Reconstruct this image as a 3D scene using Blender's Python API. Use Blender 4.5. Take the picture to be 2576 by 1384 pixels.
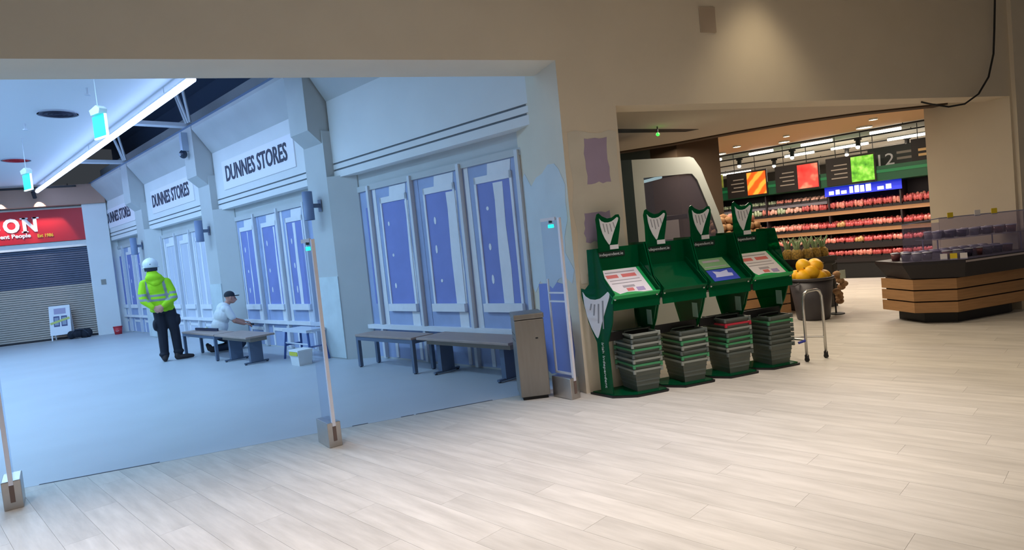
import bpy, bmesh, math, random
from mathutils import Vector, Matrix, Euler
random.seed(7)
for o in list(bpy.data.objects): bpy.data.objects.remove(o, do_unlink=True)
S = bpy.context.scene
COL = S.collection
R = math.radians

# ------------------------------------------------------------------ camera
PITCH, ROLL, YAW, FPX = R(2.954), R(-5.702), R(-19.6), 1600.0
fw = Vector((0, math.cos(PITCH), -math.sin(PITCH))); rt = Vector((1, 0, 0)); up = rt.cross(fw)
r2 = math.cos(ROLL)*rt + math.sin(ROLL)*up; u2 = -math.sin(ROLL)*rt + math.cos(ROLL)*up
RZ = Matrix.Rotation(YAW, 3, 'Z'); r2, u2, fw = RZ@r2, RZ@u2, RZ@fw
cd = bpy.data.cameras.new('camera'); cd.sensor_width = 36; cd.sensor_fit = 'HORIZONTAL'
cd.lens = 36*FPX/2576; cd.clip_start = 0.05; cd.clip_end = 200
cam = bpy.data.objects.new('camera', cd); COL.objects.link(cam)
M3 = Matrix((r2, u2, -fw)).transposed()
cam.matrix_world = Matrix.Translation((0, 0, 1.5)) @ M3.to_4x4()
S.camera = cam

# ------------------------------------------------------------------ world, lights, exposure
w = bpy.data.worlds.new('world'); S.world = w; w.use_nodes = True
w.node_tree.nodes['Background'].inputs[0].default_value = (0.75, 0.85, 1.0, 1)
w.node_tree.nodes['Background'].inputs[1].default_value = 0.05
S.view_settings.view_transform = 'Standard'; S.view_settings.look = 'None'
S.view_settings.exposure = 0.0; S.view_settings.gamma = 1.0; S.view_settings.use_curve_mapping = False
MALL = R(25.2)                        # the mall runs 25.2 degrees off the shop front
cM, sM = math.cos(MALL), math.sin(MALL)
def MW(e, s, z=0.0): return Vector((e*cM - s*sM, e*sM + s*cM, z))   # mall frame: e across, s along

def spot(name, loc, tgt, power, col, size=60, blend=0.6, rad=0.08):
    l = bpy.data.lights.new(name, 'SPOT'); l.energy = power; l.color = col
    l.spot_size = R(size); l.spot_blend = blend; l.shadow_soft_size = rad
    o = bpy.data.objects.new(name, l); COL.objects.link(o); o.location = loc
    o.rotation_euler = (Vector(tgt)-Vector(loc)).to_track_quat('-Z', 'Y').to_euler(); return o
def area(name, loc, power, col, sx, sy, rz=0, tgt=None):
    l = bpy.data.lights.new(name, 'AREA'); l.energy = power; l.color = col
    l.shape = 'RECTANGLE'; l.size = sx; l.size_y = sy
    o = bpy.data.objects.new(name, l); COL.objects.link(o); o.location = loc
    o.rotation_euler = (0, 0, rz) if tgt is None else (Vector(tgt)-Vector(loc)).to_track_quat('-Z', 'Y').to_euler()
    return o
COOL = (0.38, 0.66, 1.0); WARM = (1.0, 0.83, 0.62); SOFT = (1.0, 0.92, 0.94)
# mall: unseen area lights added to brighten the concourse (the rows in view are built as tubes below)
for e_ in (-1.2, 1.5):
    for s_ in (8.5, 13.0, 17.5):
        area('mall_fill_light', MW(e_, s_, 4.30), 98 if s_ < 16 else 108, COOL, 0.25, 2.6, MALL)
# shop: recessed downlights over the entrance floor
for x_, y_, p_, c_ in ((-2.4, 3.45, 320, SOFT), (-0.5, 3.45, 310, SOFT), (1.3, 3.5, 330, SOFT), (3.0, 3.85, 300, SOFT), (4.6, 3.7, 120, WARM), (6.4, 3.7, 70, WARM), (8.0, 3.9, 70, WARM),
                       (0.6, 1.9, 130, WARM), (2.4, 1.6, 120, WARM), (4.2, 1.5, 105, WARM), (6.2, 1.8, 85, WARM), (-1.6, 1.9, 130, SOFT)):
    spot('shop_downlight', (x_, y_, 4.25), (x_, y_, 0), p_*1.3, c_, 64, 0.9)
spot('wall_washer', (4.85, 4.88, 4.30), (4.85, 4.98, 0), 64, (1.0, 0.82, 0.56), 84, 0.9, .12)
area('shop_fill_light', (3.0, 1.0, 4.3), 36, (1.0, .84, .66), 3.0, 1.2)  # unseen area light added for general fill over the shop
# food hall: fill lights added under the ceiling to brighten chiller and aisles
for e_, s_, p_ in ((7.6, 4.0, 40), (9.0, 5.2, 60), (12.2, 5.8, 85), (12.2, 3.4, 85), (16.5, 5.0, 280), (20.0, 6.0, 280)):
    area('food_hall_fill_light', MW(e_, s_, 2.77 if e_ < 10 else 2.96), p_, (1.0, .86, .68), 0.5, 1.6, MALL)

# ------------------------------------------------------------------ materials
def lin(c):
    f = lambda v: v/12.92 if v <= 0.04045 else ((v+0.055)/1.055)**2.4
    return tuple(f(v/255.0) for v in c) + (1.0,)
MATS = {}
def mat(name, rgb, rough=0.6, metal=0.0, var=0.0, scale=8.0, stretch=None, bump=0.0, emit=0.0, spec=0.5, rgb2=None, linear=False):
    if name in MATS: return MATS[name]
    m = bpy.data.materials.new(name); m.use_nodes = True; nt = m.node_tree; b = nt.nodes['Principled BSDF']
    c = tuple(rgb)+(1.0,) if linear else lin(rgb)
    b.inputs['Roughness'].default_value = rough; b.inputs['Metallic'].default_value = metal
    b.inputs['Specular IOR Level'].default_value = spec
    b.inputs['Base Color'].default_value = c
    tc = nt.nodes.new('ShaderNodeTexCoord'); mp = nt.nodes.new('ShaderNodeMapping'); nz = nt.nodes.new('ShaderNodeTexNoise')
    nt.links.new(tc.outputs['Object'], mp.inputs[0]); nt.links.new(mp.outputs[0], nz.inputs['Vector'])
    nz.inputs['Scale'].default_value = scale; nz.inputs['Detail'].default_value = 4
    if stretch: mp.inputs['Scale'].default_value = stretch
    if var > 0 or rgb2:
        cr = nt.nodes.new('ShaderNodeValToRGB'); nt.links.new(nz.outputs[0], cr.inputs[0])
        d = lin(rgb2) if rgb2 else tuple(max(0, v*(1-var)) for v in c[:3])+(1,)
        cr.color_ramp.elements[0].position = 0.35; cr.color_ramp.elements[1].position = 0.65
        cr.color_ramp.elements[0].color = d; cr.color_ramp.elements[1].color = c
        nt.links.new(cr.outputs[0], b.inputs['Base Color'])
    if bump > 0:
        bp = nt.nodes.new('ShaderNodeBump'); bp.inputs['Strength'].default_value = bump; bp.inputs['Distance'].default_value = 0.01
        nt.links.new(nz.outputs[0], bp.inputs['Height']); nt.links.new(bp.outputs[0], b.inputs['Normal'])
    if emit > 0:
        b.inputs['Emission Color'].default_value = c; b.inputs['Emission Strength'].default_value = emit
    MATS[name] = m; return m
def clear(name, tint, fac=0.1, rough=0.05, body=None):
    """clear plastic or glass: see-through tint, gloss, and a share of solid body colour"""
    if name in MATS: return MATS[name]
    m = bpy.data.materials.new(name); m.use_nodes = True; nt = m.node_tree; b = nt.nodes['Principled BSDF']
    out = nt.nodes['Material Output']; tr = nt.nodes.new('ShaderNodeBsdfTransparent'); tr.inputs[0].default_value = lin(tint)
    b.inputs['Base Color'].default_value = lin(body or tint); b.inputs['Roughness'].default_value = rough
    mx = nt.nodes.new('ShaderNodeMixShader'); mx.inputs[0].default_value = fac
    nt.links.new(tr.outputs[0], mx.inputs[1]); nt.links.new(b.outputs[0], mx.inputs[2]); nt.links.new(mx.outputs[0], out.inputs[0])
    MATS[name] = m; return m
def glow(name, rgb, strength):
    if name in MATS: return MATS[name]
    m = bpy.data.materials.new(name); m.use_nodes = True; b = m.node_tree.nodes['Principled BSDF']
    b.inputs['Base Color'].default_value = lin(rgb); b.inputs['Emission Color'].default_value = lin(rgb)
    b.inputs['Emission Strength'].default_value = strength; MATS[name] = m; return m
def plank_mat(name, island):
    m = bpy.data.materials.new(name); m.use_nodes = True; nt = m.node_tree; b = nt.nodes['Principled BSDF']; N = nt.nodes.new
    tc = N('ShaderNodeTexCoord'); mp = N('ShaderNodeMapping'); nz = N('ShaderNodeTexNoise'); ad = N('ShaderNodeVectorMath'); ml = N('ShaderNodeMath')
    rn = N('ShaderNodeNewGeometry').outputs['Random Per Island'] if island else N('ShaderNodeObjectInfo').outputs['Random']
    ml.operation = 'MULTIPLY'; ml.inputs[1].default_value = 90; nt.links.new(rn, ml.inputs[0])
    nt.links.new(tc.outputs['Object'], ad.inputs[0]); nt.links.new(ml.outputs[0], ad.inputs[1])
    mp.inputs['Scale'].default_value = (9, 1.1, 1); nt.links.new(ad.outputs[0], mp.inputs[0]); nt.links.new(mp.outputs[0], nz.inputs['Vector'])
    nz.inputs['Scale'].default_value = 1.6; nz.inputs['Detail'].default_value = 5; nz.inputs['Roughness'].default_value = 0.6
    cr = N('ShaderNodeValToRGB'); cr.color_ramp.elements[0].position = 0.32; cr.color_ramp.elements[1].position = 0.7
    cr.color_ramp.elements[0].color = lin((188, 182, 172)); cr.color_ramp.elements[1].color = lin((212, 206, 196))
    nt.links.new(nz.outputs[0], cr.inputs[0])
    mr = N('ShaderNodeMapRange'); mr.inputs[3].default_value = 0.93; mr.inputs[4].default_value = 1.03; nt.links.new(rn, mr.inputs[0])
    mx = N('ShaderNodeVectorMath'); mx.operation = 'SCALE'; nt.links.new(cr.outputs[0], mx.inputs[0]); nt.links.new(mr.outputs[0], mx.inputs['Scale'])
    nt.links.new(mx.outputs[0], b.inputs['Base Color']); b.inputs['Roughness'].default_value = 0.5; b.inputs['Specular IOR Level'].default_value = 0.3
    return m
PAINT = mat('cream_wall_paint', (226, 214, 192), 0.8, var=0.04, scale=2.0)
WHITE = mat('white_mall_paint', (232, 234, 234), 0.75, var=0.03, scale=2.0)
MGREY = mat('grey_mall_paint', (196, 200, 200), 0.75, var=0.06, scale=1.5)
CEILW = mat('white_ceiling_paint', (225, 228, 230), 0.9)
MFLOOR = mat('pale_mall_floor', (186, 193, 200), 0.45, var=0.05, scale=1.2, spec=0.35)
BOARD = mat('purple_plasterboard', (134, 146, 208), 0.8, var=0.08, scale=3.0); BOARD2 = mat('pale_blue_plasterboard', (166, 182, 218), 0.8, var=0.12, scale=3.0)
FILL = mat('white_joint_filler', (236, 238, 242), 0.85, var=0.05, scale=6.0)
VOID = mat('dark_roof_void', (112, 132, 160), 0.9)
STEEL = mat('painted_roof_steel', (214, 220, 228), 0.6)
NAVY = mat('navy_lettering', (44, 48, 74), 0.6)
SIGNW = mat('white_sign_panel', (244, 242, 248), 0.5)
SHUT = mat('galvanised_shutter_slat', (178, 170, 162), 0.5, metal=0.1)
SHUTD = mat('dark_mesh_shutter_slat', (92, 100, 122), 0.6, metal=0.1)
RED = mat('red_sign_face', (205, 28, 42), 0.45)
BLACK = mat('black_plastic', (22, 22, 24), 0.5)
DARK = mat('charcoal_metal', (48, 48, 54), 0.5, metal=0.3)
GREYM = mat('brushed_grey_metal', (150, 146, 140), 0.4, metal=0.6, var=0.08, scale=30, stretch=(1, 1, 0.1))
STAIN = mat('stainless_steel', (190, 184, 178), 0.3, metal=0.9, var=0.06, scale=20)
CHROME = mat('chrome_tube', (205, 203, 198), 0.25, metal=0.85)
TOPW = mat('pale_table_top', (170, 150, 140), 0.5, var=0.1, scale=6, stretch=(8, 1, 1))
BLUEGR = mat('blue_grey_powdercoat', (92, 108, 132), 0.5)
WOOD = mat('oak_slat', (176, 132, 88), 0.6, var=0.15, scale=5, stretch=(1, 1, 12))
BROWN = mat('dark_brown_panel', (74, 58, 42), 0.8)
TEAL = mat('dark_teal_panel', (40, 58, 60), 0.7)
GREEN = clear('green_acrylic', (40, 165, 110), 0.45, 0.12, (0, 112, 68))
GREENL = mat('bright_green_tray', (10, 165, 85), 0.4)
GREEND = mat('deep_green_header', (6, 84, 54), 0.5)
HARP = mat('white_harp_sticker', (235, 236, 240), 0.5)
HSLOT = mat('grey_harp_string', (150, 152, 158), 0.6)
CLEAR = clear('clear_acrylic', (242, 246, 252), 0.07, 0.05, (225, 232, 245))
GLASS = clear('case_glass', (205, 205, 215), 0.32, 0.06, (126, 120, 134))  # purple-grey body colour stands in for reflections in the pane
SKIN = mat('skin', (206, 150, 130), 0.6)

# ------------------------------------------------------------------ mesh helpers
class MB:
    def __init__(s): s.v = []; s.f = []
    def add(s, vs, fs):
        n = len(s.v); s.v += [tuple(v) for v in vs]; s.f += [tuple(i+n for i in f) for f in fs]; return s
    def box(s, x0, x1, y0, y1, z0, z1, mtx=None):
        v = [(x, y, z) for z in (z0, z1) for x, y in ((x0, y0), (x1, y0), (x1, y1), (x0, y1))]
        if mtx is not None: v = [mtx @ Vector(p) for p in v]
        return s.add(v, [(3, 2, 1, 0), (4, 5, 6, 7), (0, 1, 5, 4), (1, 2, 6, 5), (2, 3, 7, 6), (3, 0, 4, 7)])
    def prism(s, poly, h0, h1, ax='z', mtx=None):
        """poly of 2-D points, extruded along axis ax from h0 to h1"""
        a = sum(poly[i][0]*poly[(i+1) % len(poly)][1]-poly[(i+1) % len(poly)][0]*poly[i][1] for i in range(len(poly)))
        if a < 0: poly = poly[::-1]
        mk = {'z': lambda p, h: (p[0], p[1], h), 'x': lambda p, h: (h, p[0], p[1]), 'y': lambda p, h: (p[0], h, p[1])}[ax]
        n = len(poly); v = [Vector(mk(p, h0)) for p in poly]+[Vector(mk(p, h1)) for p in poly]
        if mtx is not None: v = [mtx @ p for p in v]
        f = [tuple(reversed(range(n))), tuple(range(n, 2*n))]+[(i, (i+1) % n, n+(i+1) % n, n+i) for i in range(n)]
        if ax == 'y': f = [tuple(reversed(q)) for q in f]
        return s.add(v, f)
    def loft(s, polyA, zA, polyB, zB):
        n = len(polyA); v = [(p[0], p[1], zA) for p in polyA]+[(p[0], p[1], zB) for p in polyB]
        return s.add(v, [tuple(reversed(range(n))), tuple(range(n, 2*n))]+[(i, (i+1) % n, n+(i+1) % n, n+i) for i in range(n)])
    def tube(s, pts, r, n=8, r1=None, cap=True):
        pts = [Vector(p) for p in pts]; rings = []; prev = None
        for i, p in enumerate(pts):
            t = (pts[min(i+1, len(pts)-1)]-pts[max(i-1, 0)]).normalized()
            if prev is None:
                a = t.cross(Vector((0, 0, 1)))
                if a.length < 1e-3: a = t.cross(Vector((1, 0, 0)))
            else: a = prev - t*prev.dot(t)
            a.normalize(); prev = a; b = t.cross(a)
            rr = r if r1 is None else r+(r1-r)*i/(len(pts)-1)
            rings.append([p+(a*math.cos(2*math.pi*k/n)+b*math.sin(2*math.pi*k/n))*rr for k in range(n)])
        v = [q for g in rings for q in g]; f = []
        for i in range(len(rings)-1):
            for k in range(n): f.append((i*n+k, i*n+(k+1) % n, (i+1)*n+(k+1) % n, (i+1)*n+k))
        if cap: f += [tuple(reversed(range(n))), tuple(range((len(rings)-1)*n, len(rings)*n))]
        return s.add(v, f)
    def lathe(s, prof, n=20, c=(0, 0, 0), cap=True):
        v = []; f = []
        for r, z in prof:
            for k in range(n): v.append((c[0]+r*math.cos(2*math.pi*k/n), c[1]+r*math.sin(2*math.pi*k/n), c[2]+z))
        for i in range(len(prof)-1):
            for k in range(n): f.append((i*n+k, i*n+(k+1) % n, (i+1)*n+(k+1) % n, (i+1)*n+k))
        if cap: f += [tuple(reversed(range(n))), tuple(range((len(prof)-1)*n, len(prof)*n))]
        return s.add(v, f)
    def ball(s, c, rx, ry=None, rz=None, n=12, m=8, mtx=None):
        ry = ry or rx; rz = rz or rx; v = []; f = []
        for i in range(m+1):
            th = math.pi*i/m
            for k in range(n):
                ph = 2*math.pi*k/n; p = Vector((rx*math.sin(th)*math.cos(ph), ry*math.sin(th)*math.sin(ph), rz*math.cos(th)))
                if mtx is not None: p = mtx @ p
                v.append((c[0]+p[0], c[1]+p[1], c[2]+p[2]))
        for i in range(m):
            for k in range(n): f.append((i*n+k, (i+1)*n+k, (i+1)*n+(k+1) % n, i*n+(k+1) % n))
        return s.add(v, f)
    def mesh(s, name, material, smooth=False):
        me = bpy.data.meshes.new(name); me.from_pydata(s.v, [], s.f); me.update()
        bm = bmesh.new(); bm.from_mesh(me); bmesh.ops.remove_doubles(bm, verts=bm.verts, dist=1e-6)
        bmesh.ops.recalc_face_normals(bm, faces=bm.faces); bm.to_mesh(me); bm.free()
        if material: me.materials.append(material)
        if smooth: me.polygons.foreach_set('use_smooth', [True]*len(me.polygons))
        return me
def link(name, data, parent=None, loc=None, rot=None):
    o = bpy.data.objects.new(name, data); COL.objects.link(o)
    if parent: o.parent = parent
    if loc is not None: o.location = loc
    if rot is not None: o.rotation_euler = rot
    return o
def part(name, mb, material, parent, smooth=False, loc=None, rot=None):
    return link(name, mb.mesh(name, material, smooth), parent, loc, rot)
def bevel(o, wd=0.01, seg=2):
    b = o.modifiers.new('bevel', 'BEVEL'); b.width = wd; b.segments = seg; b.limit_method = 'ANGLE'; return o
def thing(name, label, cat, loc=(0, 0, 0), rz=0.0, group=None):
    o = link(name, None, None, loc, (0, 0, rz)); o.empty_display_size = 0.1
    o['label'] = label; o['category'] = cat
    if group: o['group'] = group
    return o
def tag(o, label, cat, group=None):
    o['label'] = label; o['category'] = cat
    if group: o['group'] = group
    return o
def struct(name, mb, material, label, loc=None, rot=None):
    o = part(name, mb, material, None, loc=loc, rot=rot); o['kind'] = 'structure'; o['label'] = label; o['category'] = name.split('_')[0]; return o
def copy_tree(o, parent=None):
    c = o.copy(); COL.objects.link(c)
    if parent: c.parent = parent
    for ch in o.children: copy_tree(ch, c)
    return c
BOLDF = bpy.data.fonts.load('<builtin>') if False else None
def text(name, body, width, height, material, parent, mtx, extrude=0.004, bold=0.0, align='LEFT', shear=0.0):
    """lettering as a mesh, fitted to width x height; text plane = local XY of mtx"""
    cu = bpy.data.curves.new(name, 'FONT'); cu.body = body; cu.extrude = extrude; cu.offset = bold; cu.resolution_u = 3; cu.shear = shear
    t = bpy.data.objects.new(name, cu); COL.objects.link(t); bpy.context.view_layer.update()
    me = bpy.data.meshes.new_from_object(t.evaluated_get(bpy.context.evaluated_depsgraph_get()))
    COL.objects.unlink(t); bpy.data.objects.remove(t)
    xs = [v.co.x for v in me.vertices]; ys = [v.co.y for v in me.vertices]
    kx = width/(max(xs)-min(xs)); ky = height/(max(ys)-min(ys)); x0, y0 = min(xs), min(ys)
    for v in me.vertices: v.co = mtx @ Vector(((v.co.x-x0)*kx, (v.co.y-y0)*ky, v.co.z))
    me.materials.clear(); me.materials.append(material); me.name = name
    return link(name, me, parent)
def frame_mtx(o, xd, yd):
    x = Vector(xd).normalized(); y = Vector(yd).normalized(); z = x.cross(y)
    m = Matrix((x, y, z)).transposed().to_4x4(); m.translation = Vector(o); return m

# ------------------------------------------------------------------ setting: floors
def clip(poly, a, b, c):                       # keep a*x+b*y<=c
    out = []
    for i in range(len(poly)):
        p, q = poly[i], poly[(i+1) % len(poly)]; dp, dq = a*p[0]+b*p[1]-c, a*q[0]+b*q[1]-c
        if dp <= 0: out.append(p)
        if dp*dq < 0: t = dp/(dp-dq); out.append((p[0]+(q[0]-p[0])*t, p[1]+(q[1]-p[1])*t))
    return out
fl = struct('floor', MB().box(-9, 9.5, -4, 5.82, -0.12, -0.006).box(2.9, 16, 5.82, 26, -0.12, -0.006), mat('floor_joint', (172, 166, 156), 0.8), 'pale wood plank floor of the shop entrance')
struct('floor_mall', MB().prism([(-18, 5.82), (2.9, 5.82), (2.9, 9.0), (-4, 26), (-18, 26)], -0.12, 0.0), MFLOOR, 'smooth pale floor of the mall concourse beyond the threshold')
PLK, PLS = plank_mat('washed_oak_plank', False), plank_mat('washed_oak_planks_far', True)
PW, PL_ = 0.2, 1.45
proto = MB().box(-PW/2+0.0006, PW/2-.0006, -PL_/2+.0006, PL_/2-.0006, -0.006, 0).mesh('plank', PLK)
cands = []
for i in range(-20, 90):
    for j in range(-6, 18):
        e = (i+.5)*PW; s_ = (j+.5+((i*0.37) % 1.0))*PL_; c = MW(e, s_)
        if not (-5 < c.x < 15.5 and 0.6 < c.y < 22): continue
        v = Vector((c.x, c.y, -1.5)); d = v.dot(fw)
        if d < 0.8: continue
        px, py = 1288+FPX*v.dot(r2)/d, 692-FPX*v.dot(u2)/d
        if not (-600 < px < 3300 and py < 2300): continue
        rect = [MW(e+a, s_+b) for a, b in ((-PW/2+.0006, -PL_/2+.0006), (PW/2-.0006, -PL_/2+.0006), (PW/2-.0006, PL_/2-.0006), (-PW/2+.0006, PL_/2-.0006))]
        rect = [(p.x, p.y) for p in rect]
        near = clip(rect, 0, 1, 5.815); far = clip(clip(rect, 0, -1, -5.815), -1, 0, -2.95)
        for q in (near, far):
            if len(q) > 2: cands.append((d, q, c, len(q) == 4 and all(abs(a[0]-b[0])+abs(a[1]-b[1]) < 1e-6 for a, b in zip(q, rect))))
cands.sort(key=lambda t: t[0])
rest = MB()
for k, (d, q, c, whole) in enumerate(cands):
    if k < 300:
        if whole: link('plank', proto, fl, c, (0, 0, MALL))
        else:
            loc = [(p[0]-c.x)*cM+(p[1]-c.y)*sM for p in q]; loc = [(a, -(p[0]-c.x)*sM+(p[1]-c.y)*cM) for a, p in zip(loc, q)]
            part('plank', MB().prism(loc, -0.006, 0), PLK, fl, loc=c, rot=(0, 0, MALL))
    else:
        loc = [(p[0]*cM+p[1]*sM, -p[0]*sM+p[1]*cM) for p in q]; rest.prism(loc, -0.006, 0)
ro = part('planks_far', rest, PLS, fl, rot=(0, 0, MALL)); ro['kind'] = 'stuff'
# shutter track in the threshold
tr = MB()
for a, b in ((-1.95, -1.12), (0.42, 0.56), (0.86, 0.98), (1.0, 1.75)): tr.box(a, b, 5.825, 5.84, 0.0, 0.002)
o = part('trim_1', tr, mat('worn_track_groove', (92, 92, 100), 0.8), None); o['kind'] = 'structure'; o['label'] = 'thin dark groove in the floor along the threshold'; o['category'] = 'trim'

# ------------------------------------------------------------------ setting: shop front wall
YF = 5.42
wf = MB()
wf.box(-9, 2.56, YF, 5.95, 3.13, 4.5)          # head over the mall opening
wf.box(2.56, 3.15, YF, 6.65, 0, 4.5)           # pier between the openings
wf.box(3.15, 8.75, YF, 5.72, 2.70, 4.5)        # head over the food hall opening
wf.box(8.75, 9.6, YF, 6.55, 0, 4.5)            # right reveal
wf.box(8.79, 9.6, YF-.05, YF, 0, 4.5)
front = struct('wall_front', wf, PAINT, 'cream painted shop front wall over both openings')
PATCH = mat('bare_purple_plasterboard_patch', (176, 160, 186), 0.85, var=0.06, scale=5)
SKIM = mat('pale_skim_plaster', (222, 216, 200), 0.85, var=0.08, scale=3)
def ragged(x0, x1, z0, z1, a=0.015, n=6):
    p = []
    for i in range(n): p.append((x0+(x1-x0)*i/n, z0+random.uniform(-a, a)))
    for i in range(n): p.append((x1+random.uniform(-a, a), z0+(z1-z0)*i/n))
    for i in range(n): p.append((x1-(x1-x0)*i/n, z1+random.uniform(-a, a)))
    for i in range(n): p.append((x0+random.uniform(-a, a), z1-(z1-z0)*i/n))
    return p
part('skim_patch', MB().prism(ragged(2.61, 3.13, 1.05, 2.46, .02), YF-.003, YF+.001, 'y'), SKIM, front)
part('plaster_patch', MB().prism(ragged(2.77, 3.02, 1.98, 2.40), YF-.005, YF+.001, 'y'), PATCH, front)
part('plaster_patch', MB().prism(ragged(2.70, 2.98, 1.42, 1.70), YF-.005, YF+.001, 'y'), PATCH, front)
# side of the pier, facing the mall
part('skim_patch', MB().prism(ragged(5.50, 6.62, 1.02, 2.15, .10, 7), 2.557, 2.561, 'x'), mat('pale_grey_skim', (214, 220, 220), .85, var=.08, scale=2), front)
part('plaster_patch', MB().prism(ragged(5.62, 6.35, 0.08, 1.02, .04, 6), 2.555, 2.561, 'x'), BOARD, front)
part('blank_plate', MB().box(4.19, 4.38, YF-.012, YF, 3.41, 3.66), mat('taupe_plate', (186, 168, 146), .7), front)
# other walls of the shop, out of view, that close the room
struct('ceiling_shop', MB().box(-9, 9.6, -4, 5.42, 4.42, 4.5), mat('shop_ceiling', (205, 195, 180), .9), 'plain ceiling over the shop entrance')
struct('wall_back', MB().box(-9, 9.6, -4.1, -4, 0, 4.5), PAINT, 'cream wall behind the entrance area')

# ------------------------------------------------------------------ setting: mall
PF, FA, INF = 4.82, 4.95, 5.12
mall_rot = (0, 0, MALL)
wm = MB()
wm.box(INF+.02, INF+.4, 4.86, 22.4, 0, 4.9)
wallm = struct('wall_mall', wm, MGREY, 'white mall wall of boarded shop bays between pillars', rot=mall_rot)
def mp(name, mb, m, parent=wallm, smooth=False): return part(name, mb, m, parent, smooth)
PILL = [(8.50, 9.10), (13.04, 13.64), (17.62, 18.22)]
for i, (a, b) in enumerate(PILL):
    mp('pillar', MB().box(PF, INF+.02, a, b, 0, 3.4).prism([(PF, 3.22), (INF, 3.22), (INF, 4.36), (4.62, 4.36), (4.62, 3.40)], a+.03, b-.03, 'y'), MGREY)
    mp('reveal', MB().prism([(PF+.001, a), (INF+.02, a), (INF+.02, a-.36), (INF-.02, a-.36)], 0, 2.72), MGREY)
    mp('pillar_tile', MB().box(PF-.012, PF, a-.004, b+.002, 0.02, 1.25), mat('marble_cladding', (214, 226, 228), .35, var=.1, scale=4))
BAYS = [(4.30, 8.50, [4.86, 5.86, 6.86, 7.86]), (9.10, 13.04, [9.83, 10.83, 11.81, 12.80]), (13.64, 17.62, [14.3, 15.3, 16.3, 17.3]), (18.22, 22.0, [18.9, 19.9, 20.9])]
CH = mat('shadow_groove', (120, 126, 132), .8)
for bi, (a, b, mul) in enumerate(BAYS):
    # sign fascia with two grooves, and the sloping cove above it
    fas = MB()
    for z0, z1 in ((2.70, 2.80), (2.825, 2.895), (2.92, 3.83)): fas.box(FA, INF+.02, a, b, z0, z1)
    f = mp('fascia', fas, WHITE)
    part('groove', MB().box(FA+.02, FA+.03, a, b, 2.79, 2.93), CH, f)
    mp('cove', MB().prism([(FA, 3.83), (INF+.02, 3.83), (INF+.02, 4.36), (4.62, 4.36), (4.62, 4.30)], a, b, 'y'), MGREY)
    # boarded infill
    inf = MB().box(INF, INF+.02, a, b, 2.44, 2.72).box(INF-.002, INF+.02, a, b, 0.0, 0.02)
    fi = mp('infill', inf, MGREY)
    white_bay = (bi == 2)
    BM = mat('skimmed_white_board', (206, 212, 226), .8, var=.06, scale=2) if white_bay else BOARD2
    edges = [a]+list(mul)+[b]
    for k in range(len(edges)-1):
        s0, s1 = edges[k], edges[k+1]
        if s1-s0 < .12: continue
        part('board', MB().box(INF, INF+.02, s0+.015, s1-.015, 0.5, 2.44), BM, fi)
        part('board', MB().box(INF, INF+.02, s0+.015, s1-.015, 0.02, 0.44), BM, fi)
        full = s1-s0 > .85
        if not full and k == len(edges)-2 and not white_bay: part('board', MB().box(INF-.003, INF, s0+.12, s0+.16, .8, 2.2), BOARD, fi)
        if full:
            fs0, fs1 = s1-.86, s1-.23
            fr = MB()
            fr.box(INF-.015, INF, fs0, fs0+.035, .72, 2.3).box(INF-.015, INF, fs1-.035, fs1, .72, 2.3).box(INF-.015, INF, fs0, fs1, 2.22, 2.3)
            part('moulding', fr, FILL, fi)
            if not white_bay: part('board', MB().box(INF-.002, INF, fs0+.035, fs1-.035, .80, 2.22), BOARD, fi)
            part('ledge', MB().box(INF-.05, INF, fs0-.01, fs1+.01, .70, .80), FILL, fi)
            part('moulding', MB().box(INF-.012, INF, fs0, fs0+.06, .03, .40).box(INF-.012, INF, fs1-.06, fs1, .03, .40).box(INF-.012, INF, fs0, fs1, .30, .36), FILL, fi)
            rr = random.Random(bi*10+k)
            wd = (.0, .2, .16, .0)[(k+bi) % 4] if bi == 0 else (.05, .10, .06, .03)[k % 4]
            c0 = fs0+.1 if k % 2 == 0 else fs0+.28
            if bi == 0 and k == 1: c0, wd = 5.16, .16
            if bi == 0 and k == 2: c0, wd = 5.98, .20
            if bi == 0 and k == 3: c0, wd = 6.98, .08
            p = [(c0, .8), (c0+wd, .8), (c0+wd+.01, 1.4), (c0+wd-.01, 2.0), (c0+wd, 2.2), (c0, 2.2), (c0+.012, 1.7), (c0-.01, 1.2)]
            if wd > 0: part('filler_strip', MB().prism(p, INF-.005, INF-.001, 'x'), FILL, fi)
            part('filler_strip', MB().prism([(s1-.15, .5), (s1-.05, .5), (s1-.06, 2.44), (s1-.13, 2.44)], INF-.005, INF-.001, 'x'), FILL if k % 2 else BM, fi)
            part('filler_strip', MB().prism([(fs0+.02, 2.30), (fs0+.40, 2.30), (fs0+.38, 2.43), (fs0, 2.43)], INF-.005, INF-.001, 'x'), FILL, fi)
            part('filler_strip', MB().prism([(fs0-.02, .5), (fs0+.15, .5), (fs0+.15, .69), (fs0-.02, .69)], INF-.005, INF-.001, 'x'), FILL, fi)
            if not white_bay:
                for q in range(3):
                    cc = (fs1-.15-rr.random()*.05, 1.0+q*.42+rr.random()*.1)
                    hh = .02+rr.random()*.05
                    part('filler_dab', MB().prism([(cc[0]+.022*math.cos(t*.785), cc[1]+hh*math.sin(t*.785)) for t in range(8)], INF-.005, INF-.001, 'x'), FILL, fi)
    for s0 in mul: part('mullion', MB().box(INF-.06, INF, s0-.025, s0+.025, 0.02, 2.5), mat('grey_mullion', (214, 218, 224), .6), fi)
    part('sill', MB().box(INF-.07, INF, a, b, .44, .50), FILL, fi)
    part('lintel', MB().box(INF-.03, INF, a, b, 2.44, 2.52), MGREY, fi)
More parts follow.
